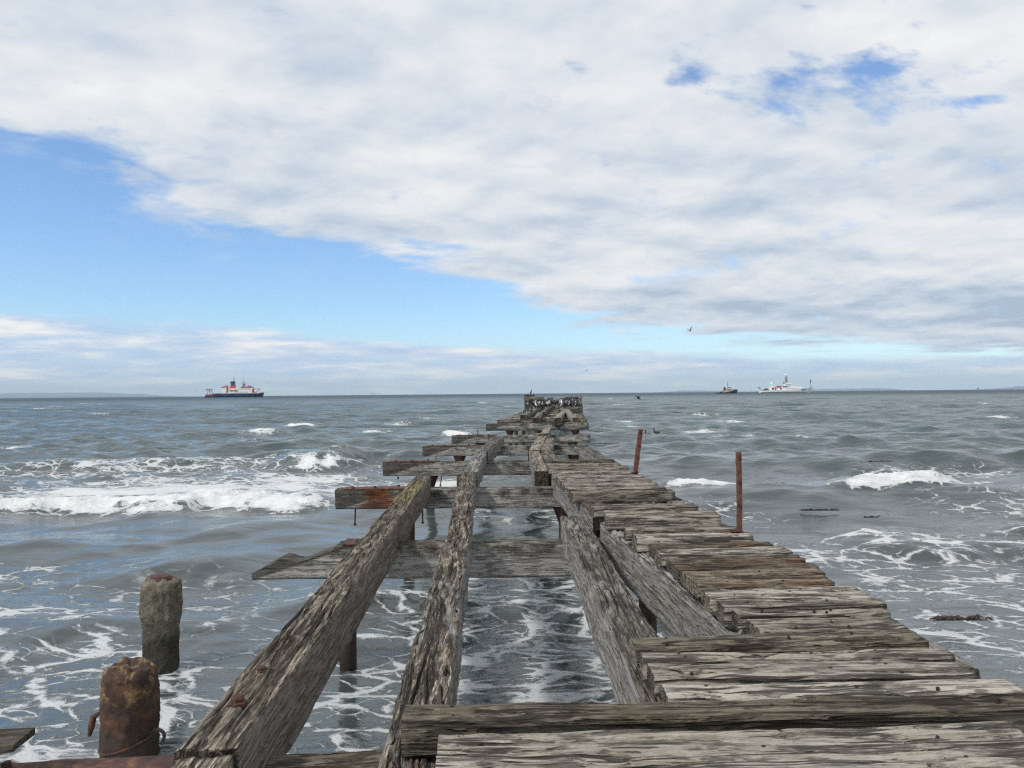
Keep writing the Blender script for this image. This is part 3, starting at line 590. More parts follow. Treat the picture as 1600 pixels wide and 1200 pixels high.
# ---- crossbeams (pier caps) and their piles
G_CAP = 'crossbeams of the ruined pier'
ORD = ['first', 'second', 'third', 'fourth', 'fifth', 'sixth', 'seventh', 'eighth', 'ninth', 'tenth', 'eleventh', 'twelfth', 'thirteenth', 'fourteenth', 'fifteenth']
def add_plate(cap, L0, L1, w, bolts=True, mat=None):
    me = MB(); n = 14
    rings = []
    for i in range(n + 1):
        x = L0 + (L1 - L0) * i / n; e = 0.012 * pn(x * 5, 1.3, 0.4); z = 0.012 + 0.010 * abs(float(pn(x * 4, 7.3, 2.1)))
        rings.append([(x, -w / 2 + float(e), z), (x, w / 2 - float(e), z + 0.004), (x, w / 2 - float(e), z - 0.016), (x, -w / 2 + float(e), z - 0.016)])
    me.loft(rings); p = me.build('iron_plate', mat or M['redplate'], cap)
    if bolts:
        for x in np.arange(L0 + 0.15, L1, 0.34): iron_bolt(p, float(x), w * 0.30 * (1 if int(x * 10) % 2 else -1), 0.02, 0.02, 0.03)
def add_rod(cap, x, y, z0, L=0.38, lean=0.0):
    b = MB(); b.tube([(x, y, z0 + 0.03), (x + lean * 0.5, y, z0 - L * 0.5), (x + lean, y, z0 - L)], 0.011, 8); b.lathe([(0.022, -L - 0.025), (0.024, -L - 0.012), (0.022, -L)], (x + lean, y, z0), 8)
    b.build('hanging_rod', M['black'], cap)
def tipshape(V, L):                          # the broken, splintered tip: the upper part is torn away
    x, z = V[..., 0], V[..., 2]
    lim = np.interp(x, [-0.1, 0.0, 0.24, 0.30, 0.42, 0.78, 0.80, 0.9], [-0.29, -0.27, -0.14, -0.12, -0.17, -0.045, 0.01, 0.2]) + 0.02 * pn(x * 9, V[..., 1] * 12, 1.0)
    V[..., 2] = np.minimum(z, np.where(z > -0.30, lim, z)); return V
CAPS = [  # left px, top py, right px/py or None, right X, thickness, material
    ('A', 402, 850, 1.95, 0.325, 0.30), ('B', 526, 764, 2.0, 0.30, 0.30), ('C', 600, 721.5, 1.9, 0.30, 0.30), ('D', 661, 697, 2.12, 0.28, 0.30), ('E', 706, 680.5, 2.72, 0.28, 0.30)]
capinfo = []
cap0, _ = timber('crossbeam', Vector((-3.1, 2.90, ZCAP)), Vector((1.9, 3.42, ZCAP)), 0.30, 0.30, M['plank_dark'], 'nearest crossbeam, at the bottom edge under the two left beams', 'crossbeam', G_CAP, res=0.007)
add_plate(cap0, 1.0, 1.86, 0.30)
for i, (nm, lx, ty, rX, th, wd) in enumerate(CAPS):
    P0 = W(lx, ty, ZCAP)
    if nm == 'A': P0 = Vector((D(402, 850, W(545, 848, ZCAP).y).x, W(545, 848, ZCAP).y, ZCAP))
    P1 = Vector((rX, P0.y + 0.02, ZCAP + 0.0))
    lab = {'A': 'crossbeam with a splintered pointed left tip, nearest over the open water', 'B': 'crossbeam with an orange rust patch and two rods hanging under its left end',
           'C': 'third crossbeam over the water, red iron strip along its left top edge', 'D': 'fourth crossbeam over the water, shaded notch under its left end', 'E': 'fifth crossbeam over the water, last one before the gap'}[nm]
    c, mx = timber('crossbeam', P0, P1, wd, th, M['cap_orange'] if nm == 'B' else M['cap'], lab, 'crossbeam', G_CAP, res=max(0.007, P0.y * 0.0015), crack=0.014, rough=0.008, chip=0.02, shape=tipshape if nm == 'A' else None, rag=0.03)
    capinfo.append((P0, P1, th))
    L0 = 0.86 if nm == 'A' else 0.12
    add_plate(c, L0, {'A': 1.12, 'B': 1.15, 'C': 1.2, 'D': 1.55, 'E': 1.6}[nm], 0.27)
    if nm == 'B': add_rod(c, 0.29, 0.0, -th, 0.24, -0.01); add_rod(c, 1.33, 0.0, -th, 0.22)
    if nm == 'C': add_rod(c, 1.25, 0.02, -th, 0.22, -0.03); add_rod(c, 0.30, 0.02, -th, 0.05)
    if nm == 'D': add_rod(c, 0.36, 0.02, -th, 0.20)
    if nm == 'E': add_rod(c, 0.9, 0.02, 0.18, 0.20)
def pile(x, y, ztop, label, flange=True, r_=0.085, square=False, group='iron piles under the crossbeams'):
    b = MB(); n = 4 if square else 14
    b.lathe([(r_, -0.8), (r_, 0.2), (r_ * 0.98, 0.6), (r_, ztop - 0.10), (r_, ztop)], n=n)
    o = b.build('pile', M['pile'], smooth=not square); o.location = (x, y, 0)
    if flange:
        c = MB(); c.lathe([(r_ * 1.02, ztop - 0.26), (r_ * 1.25, ztop - 0.20), (r_ * 1.9, ztop - 0.05), (r_ * 2.0, ztop - 0.04), (r_ * 2.0, ztop)], n=14); c.build('flange', M['iron'], o)
    tag(o, label, 'pile', group); return o
for k, (P0, P1, th) in enumerate(capinfo):
    zt = ZCAP - th + 0.01; nm = 'ABCDE'[k]
    lx = {'A': W(542, 1043, 0).x, 'B': -1.62, 'C': D(672, 742, P0.y).x, 'D': D(718, 713, P0.y).x, 'E': D(750, 694, P0.y).x}[nm]
    rX = {'A': D(1013, 920, P0.y).x, 'B': D(882, 795, P0.y).x, 'C': 1.35, 'D': D(897, 712, P0.y).x, 'E': 2.1}[nm]
    pile(lx, P0.y + 0.05, zt, f'round iron pile under the left part of the {ORD[k]} crossbeam over the water', nm != 'A', 0.085 if nm == 'A' else 0.09)
    pile(rX, P0.y + 0.05, zt, f'round iron pile under the right part of the {ORD[k]} crossbeam over the water', nm != 'A', 0.09)
pile(D(722, 765, 17).x, 17.0, ZCAP - 0.29, 'extra pile under the middle of the third crossbeam beside the pitted beam', False, 0.09)
# ---- the far stretch of the pier
ZF = ZC - 46.5 * 33.5 / F
FAR = [(759, 919, 33.5), (776, 916.5, 38.0), (790.5, 913.5, 42.2), (802, 911.5, 48.0), (810, 910.5, 53.0), (817, 910, 58.5), (829, 909.5, 63.0), (834, 909.3, 67.5), (838, 909, 72.0), (841, 909, 76.5)]
for k, (lx, rx, d) in enumerate(FAR):
    xl, xr = (lx - 800) / F * d, (rx - 800) / F * d
    c, mx = timber('crossbeam', Vector((xl, d, ZF)), Vector((xr, d, ZF + 0.01)), 0.34, 0.27 if k else 0.30, M['cap_far'] if k else M['cap'], f'{ORD[k]} crossbeam of the far stretch beyond the gap, towards the birds', 'crossbeam', G_CAP, chip=0.03)
    if 0 < k < 5: add_plate(c, 0.05, 1.0, 0.32, False)
    zt = ZF - 0.27
    if k < 7:
        pile(xl + (1.0 if k == 0 else 0.9), d, zt, f'flanged pile under the left part of the {ORD[k]} far crossbeam', True, 0.09, group='piles of the far stretch')
        pile(xr - 0.55, d, zt, f'flanged pile under the right part of the {ORD[k]} far crossbeam', True, 0.09, group='piles of the far stretch')
        if k in (1, 2, 3): pile(xl + 1.9, d, zt, f'square inner pile under the {ORD[k]} far crossbeam', False, 0.13, True, group='piles of the far stretch')
ZFS = ZF + 0.24
def far_beam(p0, d0, p1, d1_, lab, w=0.28, h=0.34, z0=ZFS, z1=ZFS):
    A = D(p0, 600, d0); B = D(p1, 600, d1_); A.z = z0; B.z = z1
    timber('stringer', A, B, w, h, M['cap_far'], lab, 'beam', G_STR, chip=0.03)
far_beam(817, 38.0, 847, 66.0, 'far left beam with a dark end, leading towards the frame with birds')
far_beam(837, 33.4, 844, 43.0, 'short far beam second from the left at the gap')
far_beam(846.5, 43.5, 864, 74.0, 'far beam leading back beside the open walkway, birds along it')
far_beam(870.5, 33.2, 881, 48.0, 'far beam with a knot hole, right of the open walkway')
far_beam(899, 33.8, 884, 47.5, 'loose far beam lying askew across the right of the far stretch', z0=ZFS - 0.02, z1=ZFS + 0.06)
far_beam(888, 48.5, 908, 68.0, 'far right beam with birds standing behind it')
far_beam(876, 48.5, 885, 75.0, 'far beam under the crowd of birds right of the walkway')
for k in range(26):                          # the deck under the birds at the far right
    d = 49.5 + k * 1.03; a = (877 + k * 0.45 - 800) / F * d; b_ = (906.5 - 800) / F * d
    timber('plank', Vector((a, d, ZFS + 0.10)), Vector((b_, d, ZFS + 0.10 + 0.02 * math.sin(k * 2.3))), 0.45, 0.09, M['cap_far'], 'grey plank of the far right deck hidden under standing birds', 'plank', 'planks of the far deck', res=0.06)
# frame at the far left
fx0, fx1 = D(821.5, 620, 58.6).x, D(845, 620, 58.6).x
def upright(x, y, z0, z1, w, lab):
    b = MB(); b.box(-w / 2, w / 2, -0.12, 0.12, 0, z1 - z0, 0.96); o = b.build('frame_post', M['cap_far']); o.location = (x, y, z0); o.rotation_euler = (0, R(0.8), 0); tag(o, lab, 'post', 'posts of the far frame')
upright(fx0, 58.5, ZF, 2.44, 0.22, 'left timber post of the frame standing among the birds')
upright(D(829, 630, 59.2).x, 59.2, ZF, 2.30, 0.38, 'broad grey timber post right of the left frame post')
upright(fx1 + 0.1, 58.7, ZF, 2.20, 0.22, 'right timber post of the frame half hidden by birds')
upright(D(907.5, 620, 70).x, 70.0, ZF, 2.42, 0.20, 'lone timber post at the right edge of the far end')
timber('header_beam', Vector((fx0 - 0.12, 58.45, 2.42)), Vector((fx1 + 0.2, 58.6, 2.40)), 0.28, 0.27, M['cap_far'], 'timber header beam laid across the frame at the far left', 'beam', rough=0.01)
timber('header_beam', Vector((fx0 + 0.05, 58.8, 2.60)), Vector((D(833, 617, 74).x, 74, 2.58)), 0.30, 0.18, M['iron'], 'dark top beam running back from the frame, one bird on it', 'beam', rough=0.01)
timber('header_beam', Vector((fx1, 58.9, 2.26)), Vector((D(872, 618, 76).x, 76, 2.05)), 0.25, 0.2, M['cap_far'], 'sloping rail beam running back through the crowd of birds', 'beam', rough=0.01)
# ---- deck planks
G_PL = 'planks of the near deck'
PL = [  # back-left px, back-right px, width, thickness, material, look
    (690, 1141, 1572, 1124, 0.36, 0.11, 'plank_pale', 'widest pale plank at the very front of the deck, long dark splits'),
    (635, 1098, 1655, 1078, 0.165, 0.13, 'plank_dark', 'olive brown plank reaching furthest left over the pitted beam, notched front'),
    (1032, 1066, 1566, 1056, 0.155, 0.10, 'plank_pale', 'plank just behind the olive brown one, dark weathered right end'),
    (1010, 1032, 1487, 1029, 0.20, 0.10, 'plank_pale', 'whitish plank with a long wavy split along its middle'),
    (999, 1016, 1470, 1011, 0.125, 0.115, 'plank', 'narrow plank with a red stained right tip'),
    (984, 992.5, 1420, 981, 0.185, 0.11, 'plank_dark', 'brown plank laid over the end of the third long beam'),
    (1166, 965, 1387, 961, 0.22, 0.10, 'plank', 'short plank with broken left end and rusty right end, before the side beam'),
    (1142, 950, 1375, 946, 0.125, 0.10, 'plank_pale', 'thin pale plank behind the short broken plank'),
    (1120, 938, 1368, 932, 0.135, 0.12, 'plank', 'plank with a stepped left end and square right end'),
    (1093, 917, 1332, 914, 0.26, 0.10, 'plank_pale', 'pale plank directly in front of the rust stained planks'),
    (1077, 901, 1283, 896, 0.20, 0.11, 'plank_rust', 'front one of the rust stained planks, reddish right end'),
    (1063, 890, 1273, 885, 0.17, 0.10, 'plank_rust', 'second of the rust stained planks counted from the front'),
    (1050, 879, 1263, 876, 0.18, 0.10, 'plank_rust', 'third of the rust stained planks counted from the front'),
    (1040, 869, 1245, 866, 0.17, 0.10, 'plank_rust', 'fourth of the rust stained planks, greyer on the left'),
    (1024, 858, 1222, 853, 0.21, 0.10, 'plank', 'grey plank between rusty ones near the back of the stained stretch'),
    (1014, 849, 1198, 845, 0.17, 0.11, 'plank_rust', 'rearmost rust stained plank, orange at its right tip'),
    (988, 832, 1164, 829, 0.23, 0.12, 'plank_pale', 'thick grey plank behind the rust stained stretch'),
    (974, 822, 1146, 819, 0.17, 0.10, 'plank', 'plank at the foot of the near rusty rail'),
    (942, 797, 1113, 796, 0.36, 0.13, 'plank', 'broad thick plank with open gaps in front and behind, sawn right end'),
    (922, 788, 1080, 784, 0.27, 0.10, 'plank', 'plank behind the broad thick one, set at a slight angle'),
    (891, 766, 1047, 763, 0.27, 0.12, 'plank', 'plank with a rounded right end at the back edge of the wide gap'),
    (886, 760.5, 1036, 758.5, 0.22, 0.10, 'plank', 'first plank behind the round ended one'),
    (880, 755, 1023, 752, 0.24, 0.11, 'plank_pale', 'second plank behind the round ended one'),
    (875, 749, 1012, 746.5, 0.27, 0.10, 'plank', 'third plank behind the round ended one'),
    (869, 742, 1000, 740.5, 0.30, 0.11, 'plank', 'fourth plank behind the round ended one'),
    (862, 735, 988, 734, 0.30, 0.10, 'plank_pale', 'plank at the foot of the far rusty rail'),
    (857, 729, 979, 728, 0.30, 0.11, 'plank', 'third plank from the far end of the near deck'),
    (854, 723.5, 967, 722.5, 0.30, 0.11, 'plank', 'last but one plank at the far end of the near deck'),
    (854, 717.5, 958, 717.5, 0.30, 0.10, 'plank_dark', 'very last plank at the far end of the near deck'),
]
for k, (lx, ly, rx, ry, w, th, mt, lab) in enumerate(PL):
    zj = (random.random() - 0.5) * (0.008 if k < 16 else 0.03)
    A = W(lx, ly, ZPL + zj); B = W(rx, ry, ZPL + zj + (random.random() - 0.5) * 0.02)
    A.y -= w / 2; B.y -= w / 2; w = w - (0.013 if k < 16 else 0.045); th = th * (0.80 if 2 <= k < 16 else 1.0)
    sh = None
    if k == 1:
        def sh(V, L):                        # the notch cut into the lower front edge
            x, y_, z = V[..., 0], V[..., 1], V[..., 2]
            m_ = (x > 0.26 + 0.03 * pn(z * 30, y_ * 20, 1.0)) & (y_ < 0)
            V[..., 1] = np.where(m_ & (z < -0.03), np.maximum(y_, -0.062), y_); return V
    o, _ = timber('deck_plank', A, B, w, th, M[mt], lab, 'plank', G_PL, rough=0.0025, crack=0.018, rag=0.006, chip=0.010, wave=0.005, roll=R((random.random() - 0.5) * 1.4), shape=sh, rc=0.012, res=max(0.0045, A.y * 0.0016))
    if k < 12:                               # nail heads over the bearers
        Lp = (B - A).length
        for xx, yy_ in ((0.16, 0.22), (0.17, -0.25), (Lp - 0.30, 0.2), (Lp - 0.29, -0.22), (Lp * 0.55, 0.05)):
            iron_bolt(o, xx + random.uniform(-0.03, 0.03), yy_ * w + random.uniform(-0.01, 0.01), -0.004, 0.0048, 0.005, M['pile']).name = 'nail'
# ---- rusty rails standing on the deck edge
def rail(base, top, lab, w, seed):
    d = (top - base); L = d.length; b = MB(); t_ = 0.009; n = 26; rings = []
    for i in range(n + 1):
        z = -0.12 + (L + 0.12) * i / n; e = lambda q_: 0.0045 * float(pn(z * 9 + q_, seed, q_)) + 0.003 * float(pn(z * 31 + q_, seed, q_))
        bx_ = 0.012 * math.sin(max(0, z) / L * 2.2 + seed); dz = 0.0
        sec = [(-w / 2, -t_ / 2), (w / 2, -t_ / 2), (w / 2, t_ / 2), (-w / 2 + t_, t_ / 2), (-w / 2 + t_, w), (-w / 2, w)]
        rings.append([(x + bx_ + e(j * 3.1), y + e(j * 3.1 + 40), z + (0.02 * float(pn(j * 1.7, seed, 0.3)) if i == n else 0)) for j, (x, y) in enumerate(sec)])
    b.loft(rings); b.cur = 1
    for z in (0.32 * L, 0.62 * L, 0.93 * L): b.box(-0.007, 0.010, -t_ / 2 - 0.012, -t_ / 2 + 0.004, z - 0.012, z + 0.012)
    o = b.build('rusty_rail', [M['rail'], M['pile']]); o.location = base; o.rotation_euler = (0, math.atan2(d.x, d.z), 0)
    f = MB(); f.box(-0.07, 0.03, -0.03, 0.03, -0.01, 0.003); f.build('foot_plate', M['iron'], o)
    tag(o, lab, 'rail', 'rusty uprights on the deck edge')
bA = W(1153.5, 828, ZPL + 0.01); rail(bA, D(1155.5, 706, bA.y), 'nearer rusty iron upright on the right deck edge', 0.036, 1.3)
bA = W(995, 737, ZPL + 0.01); rail(bA, D(1000.5, 671, bA.y), 'farther leaning rusty iron upright on the right deck edge', 0.058, 4.9)
# ---- the two old posts in the water on the left
def lump_post(name, base, prof, mat, seed, n=72, facet=0.0, lean=(0, 0), crust=0.035):
    V = []; m_ = 110; zs = np.linspace(-0.6, prof[-1][0], m_)
    for z in zs:
        r_ = np.interp(z, [p[0] for p in prof], [p[1] for p in prof])
        an = np.arange(n) * 2 * math.pi / n
        rr = r_ * (1 + 0.07 * pn(np.cos(an) * 1.6 + seed, np.sin(an) * 1.6, z * 3.0) + 0.06 * pn(np.cos(an) * 4 + seed, np.sin(an) * 4, z * 11) + crust * fb(np.cos(an) * 9 + seed, np.sin(an) * 9, z * 34, 3))
        if facet: rr = rr * (1 + facet * (np.abs(np.cos(an * 2)) ** 0.5 * -0.10 + 0.06))
        V.append(np.stack([np.cos(an) * rr + lean[0] * z, np.sin(an) * rr + lean[1] * z, np.full(n, z) + (0.05 * pn(np.cos(an) * 2.5 + seed, np.sin(an) * 2.5, 3.3) if z == zs[-1] else 0)], -1))
    top = V[-1]
    for s_ in (0.85, 0.6, 0.35, 0.03):
        q = top.copy(); c = top.mean(0); q = c + (top - c) * s_; q[:, 2] = c[2] + (top[:, 2] - c[2]) * s_ + 0.03 * pn(q[:, 0] * 14 + seed, q[:, 1] * 14, 1.0) - (0.03 if s_ < 0.5 else 0); V.append(q)
    V = np.array(V); nr = len(V); i = np.arange(nr * n).reshape(nr, n); j = np.roll(i, -1, 1)
    f = np.stack([i[:-1], j[:-1], j[1:], i[1:]], -1).reshape(-1, 4)
    o = mk(name, V.reshape(-1, 3), f, mat); o.location = base; return o
pb = W(203, 1186, 0.0)
P1o = lump_post('old_post', pb, [(-0.6, 0.20), (0.25, 0.20), (0.45, 0.20), (0.55, 0.198), (0.63, 0.19), (0.665, 0.172), (0.69, 0.15)], M['post'], 3.1)
tag(P1o, 'short rusty brown post with flaking top, standing in the foam at lower left', 'post')
b = MB(); b.tube([(-0.20, -0.05, 0.36), (-0.235, -0.06, 0.34), (-0.25, -0.065, 0.27), (-0.262, -0.07, 0.20)], [0.012, 0.022, 0.024, 0.012], 8); b.build('iron_strap', M['iron'], P1o)
b = MB(); b.tube([(0.18 + 0.055 * (1 - math.cos(a)), -0.08, 0.20 + 0.05 * math.sin(a)) for a in np.linspace(0, math.pi * 1.25, 12)], 0.013, 8); b.build('iron_hook', M['black'], P1o)
b = MB(); b.tube([(0.205 * math.cos(a), 0.205 * math.sin(a), 0.16 + 0.06 * math.cos(a - 0.4)) for a in np.linspace(math.pi, 2 * math.pi, 18)], 0.009, 6); b.build('wire_loop', M['iron'], P1o)
pb2 = W(252, 1046, 0.0)
P2o = lump_post('old_post', pb2, [(-0.6, 0.168), (0.30, 0.168), (0.46, 0.170), (0.53, 0.188), (0.58, 0.192), (0.80, 0.192), (0.86, 0.175), (0.89, 0.12)], M['concrete'], 8.4, facet=1.0)
tag(P2o, 'grey pitted concrete post with a thicker head and rusty top, standing behind the brown post', 'post')
b = MB(); b.lathe([(0.12, 0.87), (0.125, 0.89), (0.10, 0.915), (0.04, 0.925)], (-0.02, 0, 0), 11); b.build('iron_cap', M['iron'], P2o)
# iron strip across the bottom left corner and a broken plank end
b = MB(); rings = []
for i in range(11):
    x = -0.55 + i * 0.055; s_ = i / 10
    rings.append([(x, -0.10, 0.0 + 0.01 * s_), (x, 0.10 - 0.05 * s_, 0.0 + 0.012 * s_), (x, 0.10 - 0.05 * s_, -0.07 + 0.055 * s_), (x, -0.10, -0.10 + 0.085 * s_)])
b.loft(rings); o = b.build('broken_board', M['cap_far']); o.data.materials[0] = M['endgrain']; o.location = D(44, 1150, 3.05); o.rotation_euler = (0, R(-2), R(3))
tag(o, 'dark broken board end poking in at the lower left corner', 'board')
# ------------------------------------------------------------------ ships
def hull(L, B, stations, zs_fn, mats, split=None):
    pass
def ship_hull(name, L, half, sheer, zb, mat, parent, bow_rake=0.06, stern_full=0.75, n=22, bowp=2.2, mi=None):
    b = MB(); rings = []
    for i in range(n + 1):
        s_ = i / n; x = -L / 2 + L * s_
        wdt = half * (stern_full + (1 - stern_full) * min(1, s_ / 0.18)) * (1 - max(0, (s_ - 0.62) / 0.38) ** bowp * 0.985)
        zt = float(np.interp(s_, [p[0] for p in sheer], [p[1] for p in sheer])); rk = bow_rake * L * max(0, (s_ - 0.62) / 0.38) ** 2
        rings.append([(x - 0 * rk, -wdt * 0.80, zb), (x + rk * 0.45, -wdt * 0.97, zb + (zt - zb) * 0.5), (x + rk, -wdt, zt), (x + rk, wdt, zt), (x + rk * 0.45, wdt * 0.97, zb + (zt - zb) * 0.5), (x - 0 * rk, wdt * 0.80, zb)])
    b.loft(rings); return b.build(name, mat, parent)
def part(parent, name, mat, *boxes, tubes=()):
    b = MB()
    for bx_ in boxes: b.box(*bx_)
    for tb in tubes: b.tube(*tb)
    return b.build(name, mat, parent)
MS = {k: plain('ship_' + k, c, 0.45, 0, 0.06, 0.3) for k, c in dict(navy=(0.018, 0.045, 0.13), white=(0.82, 0.82, 0.80), red=(0.50, 0.05, 0.035), grey=(0.30, 0.31, 0.32), dark=(0.022, 0.026, 0.032), orange=(0.62, 0.13, 0.04), blue=(0.06, 0.16, 0.42), beige=(0.36, 0.32, 0.25), boot=(0.10, 0.03, 0.025)).items()}
wl = W(366, 621.2, 0.0)
d = 1640.0; p0 = D(366.5, 618, d)
sh1 = empty('research_ship', (p0.x, d, 0), R(2))
tag(sh1, 'large navy hulled research ship with white superstructure and red cranes, anchored at left', 'ship')
ship_hull('hull', 114, 12, [(0, 4.4), (0.155, 4.5), (0.165, 8.3), (0.45, 8.2), (0.8, 8.0), (1, 9.6)], -1.5, MS['navy'], sh1, 0.03)
part(sh1, 'bulwark', MS['white'], (-12, 54, -11.2, -10.9, 8.05, 9.0), (20, 50, -9, 9, 8.0, 8.4))
sp = part(sh1, 'superstructure', MS['white'], (-26, 38, -9.5, 9.5, 8.0, 13.5), (-22, 38, -9, 9, 13.5, 17.0), (6, 38, -8.5, 8.5, 17.0, 20.4), (-6, 4, -8, 8, 17, 18.3))
part(sh1, 'window', MS['dark'], (10, 37.5, -8.62, -8.45, 18.4, 19.2)); part(sh1, 'window', MS['dark'], (4, 36, -9.12, -8.95, 15.0, 15.5)); part(sh1, 'window', MS['dark'], (4, 30, -9.62, -9.45, 10.2, 10.8))
part(sh1, 'bridge_deck', MS['red'], (15, 37, -9.5, 9.5, 20.4, 21.6)); part(sh1, 'wheelhouse', MS['grey'], (27, 33, -4, 4, 21.6, 24))
part(sh1, 'mast', MS['grey'], (17, 21.5, -1.5, 1.5, 21.6, 27), (14, 24, -3, 3, 27.0, 28.0), (16, 22, -2.5, 2.5, 29.8, 31), tubes=[([(19, 0, 26), (17.5, 0, 41)], 0.35, 6)])
fn = part(sh1, 'funnel', MS['navy'], (-6.5, 1.2, -3, 3, 24, 33, 0.85), tubes=[([(-1, 0, 31), (-1, 0, 41)], 0.6, 6)]); part(fn, 'funnel_base', MS['red'], (-8, 1.5, -4.5, 4.5, 18, 24.5, 0.9))
part(fn, 'radar_dome', MS['grey'], (-9, -6.6, -1.5, 1.5, 28, 32.5, 0.6))
part(sh1, 'helideck_crane', MS['red'], (-13.4, -10.2, -9.8, -7, 9.5, 20), (-24, -8, -9.5, -6, 19.8, 20.9), (-14, -11, -9, -7, 21, 25, 0.7), tubes=[([(-24, -9, 20), (-14, -9, 23.5)], 0.9, 6)])
for x in (-8, 1): part(sh1, 'lifeboat', MS['orange'], (x, x + 7.6, -10.9, -9.6, 13.6, 15.7, 0.85))
part(sh1, 'bow_crane', MS['red'], (39, 41.5, -9, -6.5, 8.5, 17.2), (39, 55, -8.4, -7, 16.2, 17.3), tubes=[([(54, -7.7, 16.4), (46, -7.7, 10.8)], 0.6, 6), ([(40, -7.7, 10), (47, -7.7, 9.6)], 0.8, 6)])
part(sh1, 'stern_gantry', MS['grey'], tubes=[([(-52, -8, 4.4), (-53, -8, 16.5)], 0.6, 6), ([(-45, -8, 4.4), (-50.5, -8, 16.5)], 0.55, 6), ([(-52, 8, 4.4), (-53, 8, 16.5)], 0.6, 6), ([(-45, 8, 4.4), (-50.5, 8, 16.5)], 0.55, 6)])
part(sh1, 'gantry_beam', MS['red'], (-57, -46, -9, 9, 16.4, 17.6)); part(sh1, 'winch_deck', MS['red'], (-56, -38, -9, 9, 4.4, 6.4), (-44, -40, -8, 8, 6, 7.6))
part(sh1, 'work_boat', MS['beige'], (-21, -16, -12.6, -11.2, 6.5, 8.4, 0.9), (-10, -5, -12.6, -11.2, 6.8, 8.4, 0.9))
d = 1500.0; p0 = D(1226, 612, d)
sh2 = empty('survey_ship', (p0.x, d, 0), R(-3)); tag(sh2, 'white survey ship with tall grey mast and flagstaff bow, at right', 'ship')
ship_hull('hull', 92, 9, [(0, 4.2), (0.4, 5.0), (0.68, 7.0), (1, 10.0)], -1.0, MS['white'], sh2, 0.07)
ship_hull('boot_stripe', 90.6, 9.08, [(0, 0.7), (1, 0.75)], -1.2, MS['dark'], sh2, 0.003)
part(sh2, 'superstructure', MS['white'], (-10, 26, -7.5, 7.5, 4.5, 9.5), (-6, 18, -7, 7, 9.5, 12.4), (-1, 11, -6.3, 6.3, 12.4, 16.0), (3, 11, -5.6, 5.6, 16, 18.2), (-27, -20, -5, 5, 4, 12.5), (20, 30, -6, 6, 6, 10.4, 0.8))
part(sh2, 'window', MS['dark'], (1, 10.6, -6.42, -6.28, 14.0, 15.0)); part(sh2, 'window', MS['blue'], (-8, 9, -7.12, -6.95, 10.6, 11.6)); part(sh2, 'window', MS['grey'], (0, 22, -7.62, -7.45, 7.2, 8.0))
part(sh2, 'lifeboat', MS['red'], (-17, -8, -7.8, -6, 9.3, 12.6, 0.85)); part(sh2, 'tender', MS['blue'], (-6, 3, -7.9, -6.6, 11.0, 12.6, 0.85))
part(sh2, 'deck_locker', MS['red'], (-20, -17.5, -5.4, -3, 4.3, 10.5)); part(sh2, 'open_bay', MS['dark'], (-24.6, -21.4, -5.12, -4.9, 5.2, 9.5), (-10, -7.6, -7.62, -7.4, 5.6, 9.0))
part(sh2, 'mast', MS['grey'], (1.5, 5, -1.4, 1.4, 18, 31, 0.7), (-0.5, 6.5, -2.6, 2.6, 23.4, 24.2), (0.5, 6, -2, 2, 27.4, 28.0), (-3, 0, -2, 2, 16, 20))
b = MB(); b.lathe([(0.1, 30.5), (1.7, 31.4), (2.1, 33), (1.5, 34.6), (0.2, 35.2)], (3.2, 0, 0), 10); b.build('radar_dome', MS['white'], sh2, True)
b = MB(); b.lathe([(1.2, 12.4), (1.2, 15), (2.3, 16), (2.4, 17.6), (1.4, 19.2), (0.2, 19.8)], (-23.6, 0, 0), 10); b.build('radar_dome', MS['white'], sh2, True)
part(sh2, 'flagstaff', MS['dark'], tubes=[([(47.5, 0, 9.6), (47.8, 0, 25)], 0.3, 6)]); part(sh2, 'flag', MS['dark'], (47.2, 48.6, -0.2, 0.2, 17.5, 23))
part(sh2, 'stern_crane', MS['grey'], tubes=[([(-42, 0, 4), (-49, 0, 11.2)], [1.1, 0.7], 6), ([(-49, 0, 11.2), (-44, 0, 9.4)], 0.6, 6)]); part(sh2, 'winch', MS['dark'], (-40, -29, -4, 4, 4.2, 6.6, 0.8), (-36, -32, -3, 3, 6, 8.4, 0.8))
part(sh2, 'name_board', MS['blue'], (28.5, 37.5, -7.75, -7.2, 5.0, 6.4))
d = 1180.0; p0 = D(1134.5, 613, d)
tg = empty('tugboat', (p0.x, d, 0), R(3)); tag(tg, 'small black hulled tugboat with pale wheelhouse, left of the white survey ship', 'tugboat')
ship_hull('hull', 32, 5, [(0, 1.3), (0.45, 1.6), (0.62, 2.8), (0.8, 4.2), (1, 4.8)], -1.0, MS['dark'], tg, 0.03, bowp=3.0)
part(tg, 'fender', MS['dark'], (11, 16.6, -3.2, 3.2, 3.6, 6.0, 0.85))
part(tg, 'deckhouse', MS['beige'], (-5, 9.5, -3.4, 3.4, 1.5, 5.2), (-2, 8.2, -2.9, 2.9, 5.2, 7.6)); part(tg, 'wheelhouse', MS['white'], (0.5, 6.5, -2.5, 2.5, 7.6, 10.2, 0.92)); part(tg, 'window', MS['dark'], (0.9, 6.1, -2.56, -2.3, 8.5, 9.4))
part(tg, 'funnel', MS['dark'], (-3.2, -0.8, -2.2, 2.2, 5.2, 9.4, 0.85)); part(tg, 'mast', MS['dark'], (2.2, 3.0, -0.3, 0.3, 10, 14), tubes=[([(2.4, 0, 10), (2.2, 0, 18)], 0.2, 6)])
part(tg, 'life_raft', MS['white'], (-1.6, 0.2, -3.6, -3.0, 2.4, 4.2)); part(tg, 'winch', MS['dark'], (-9, -6, -2, 2, 1.4, 3.2, 0.8))
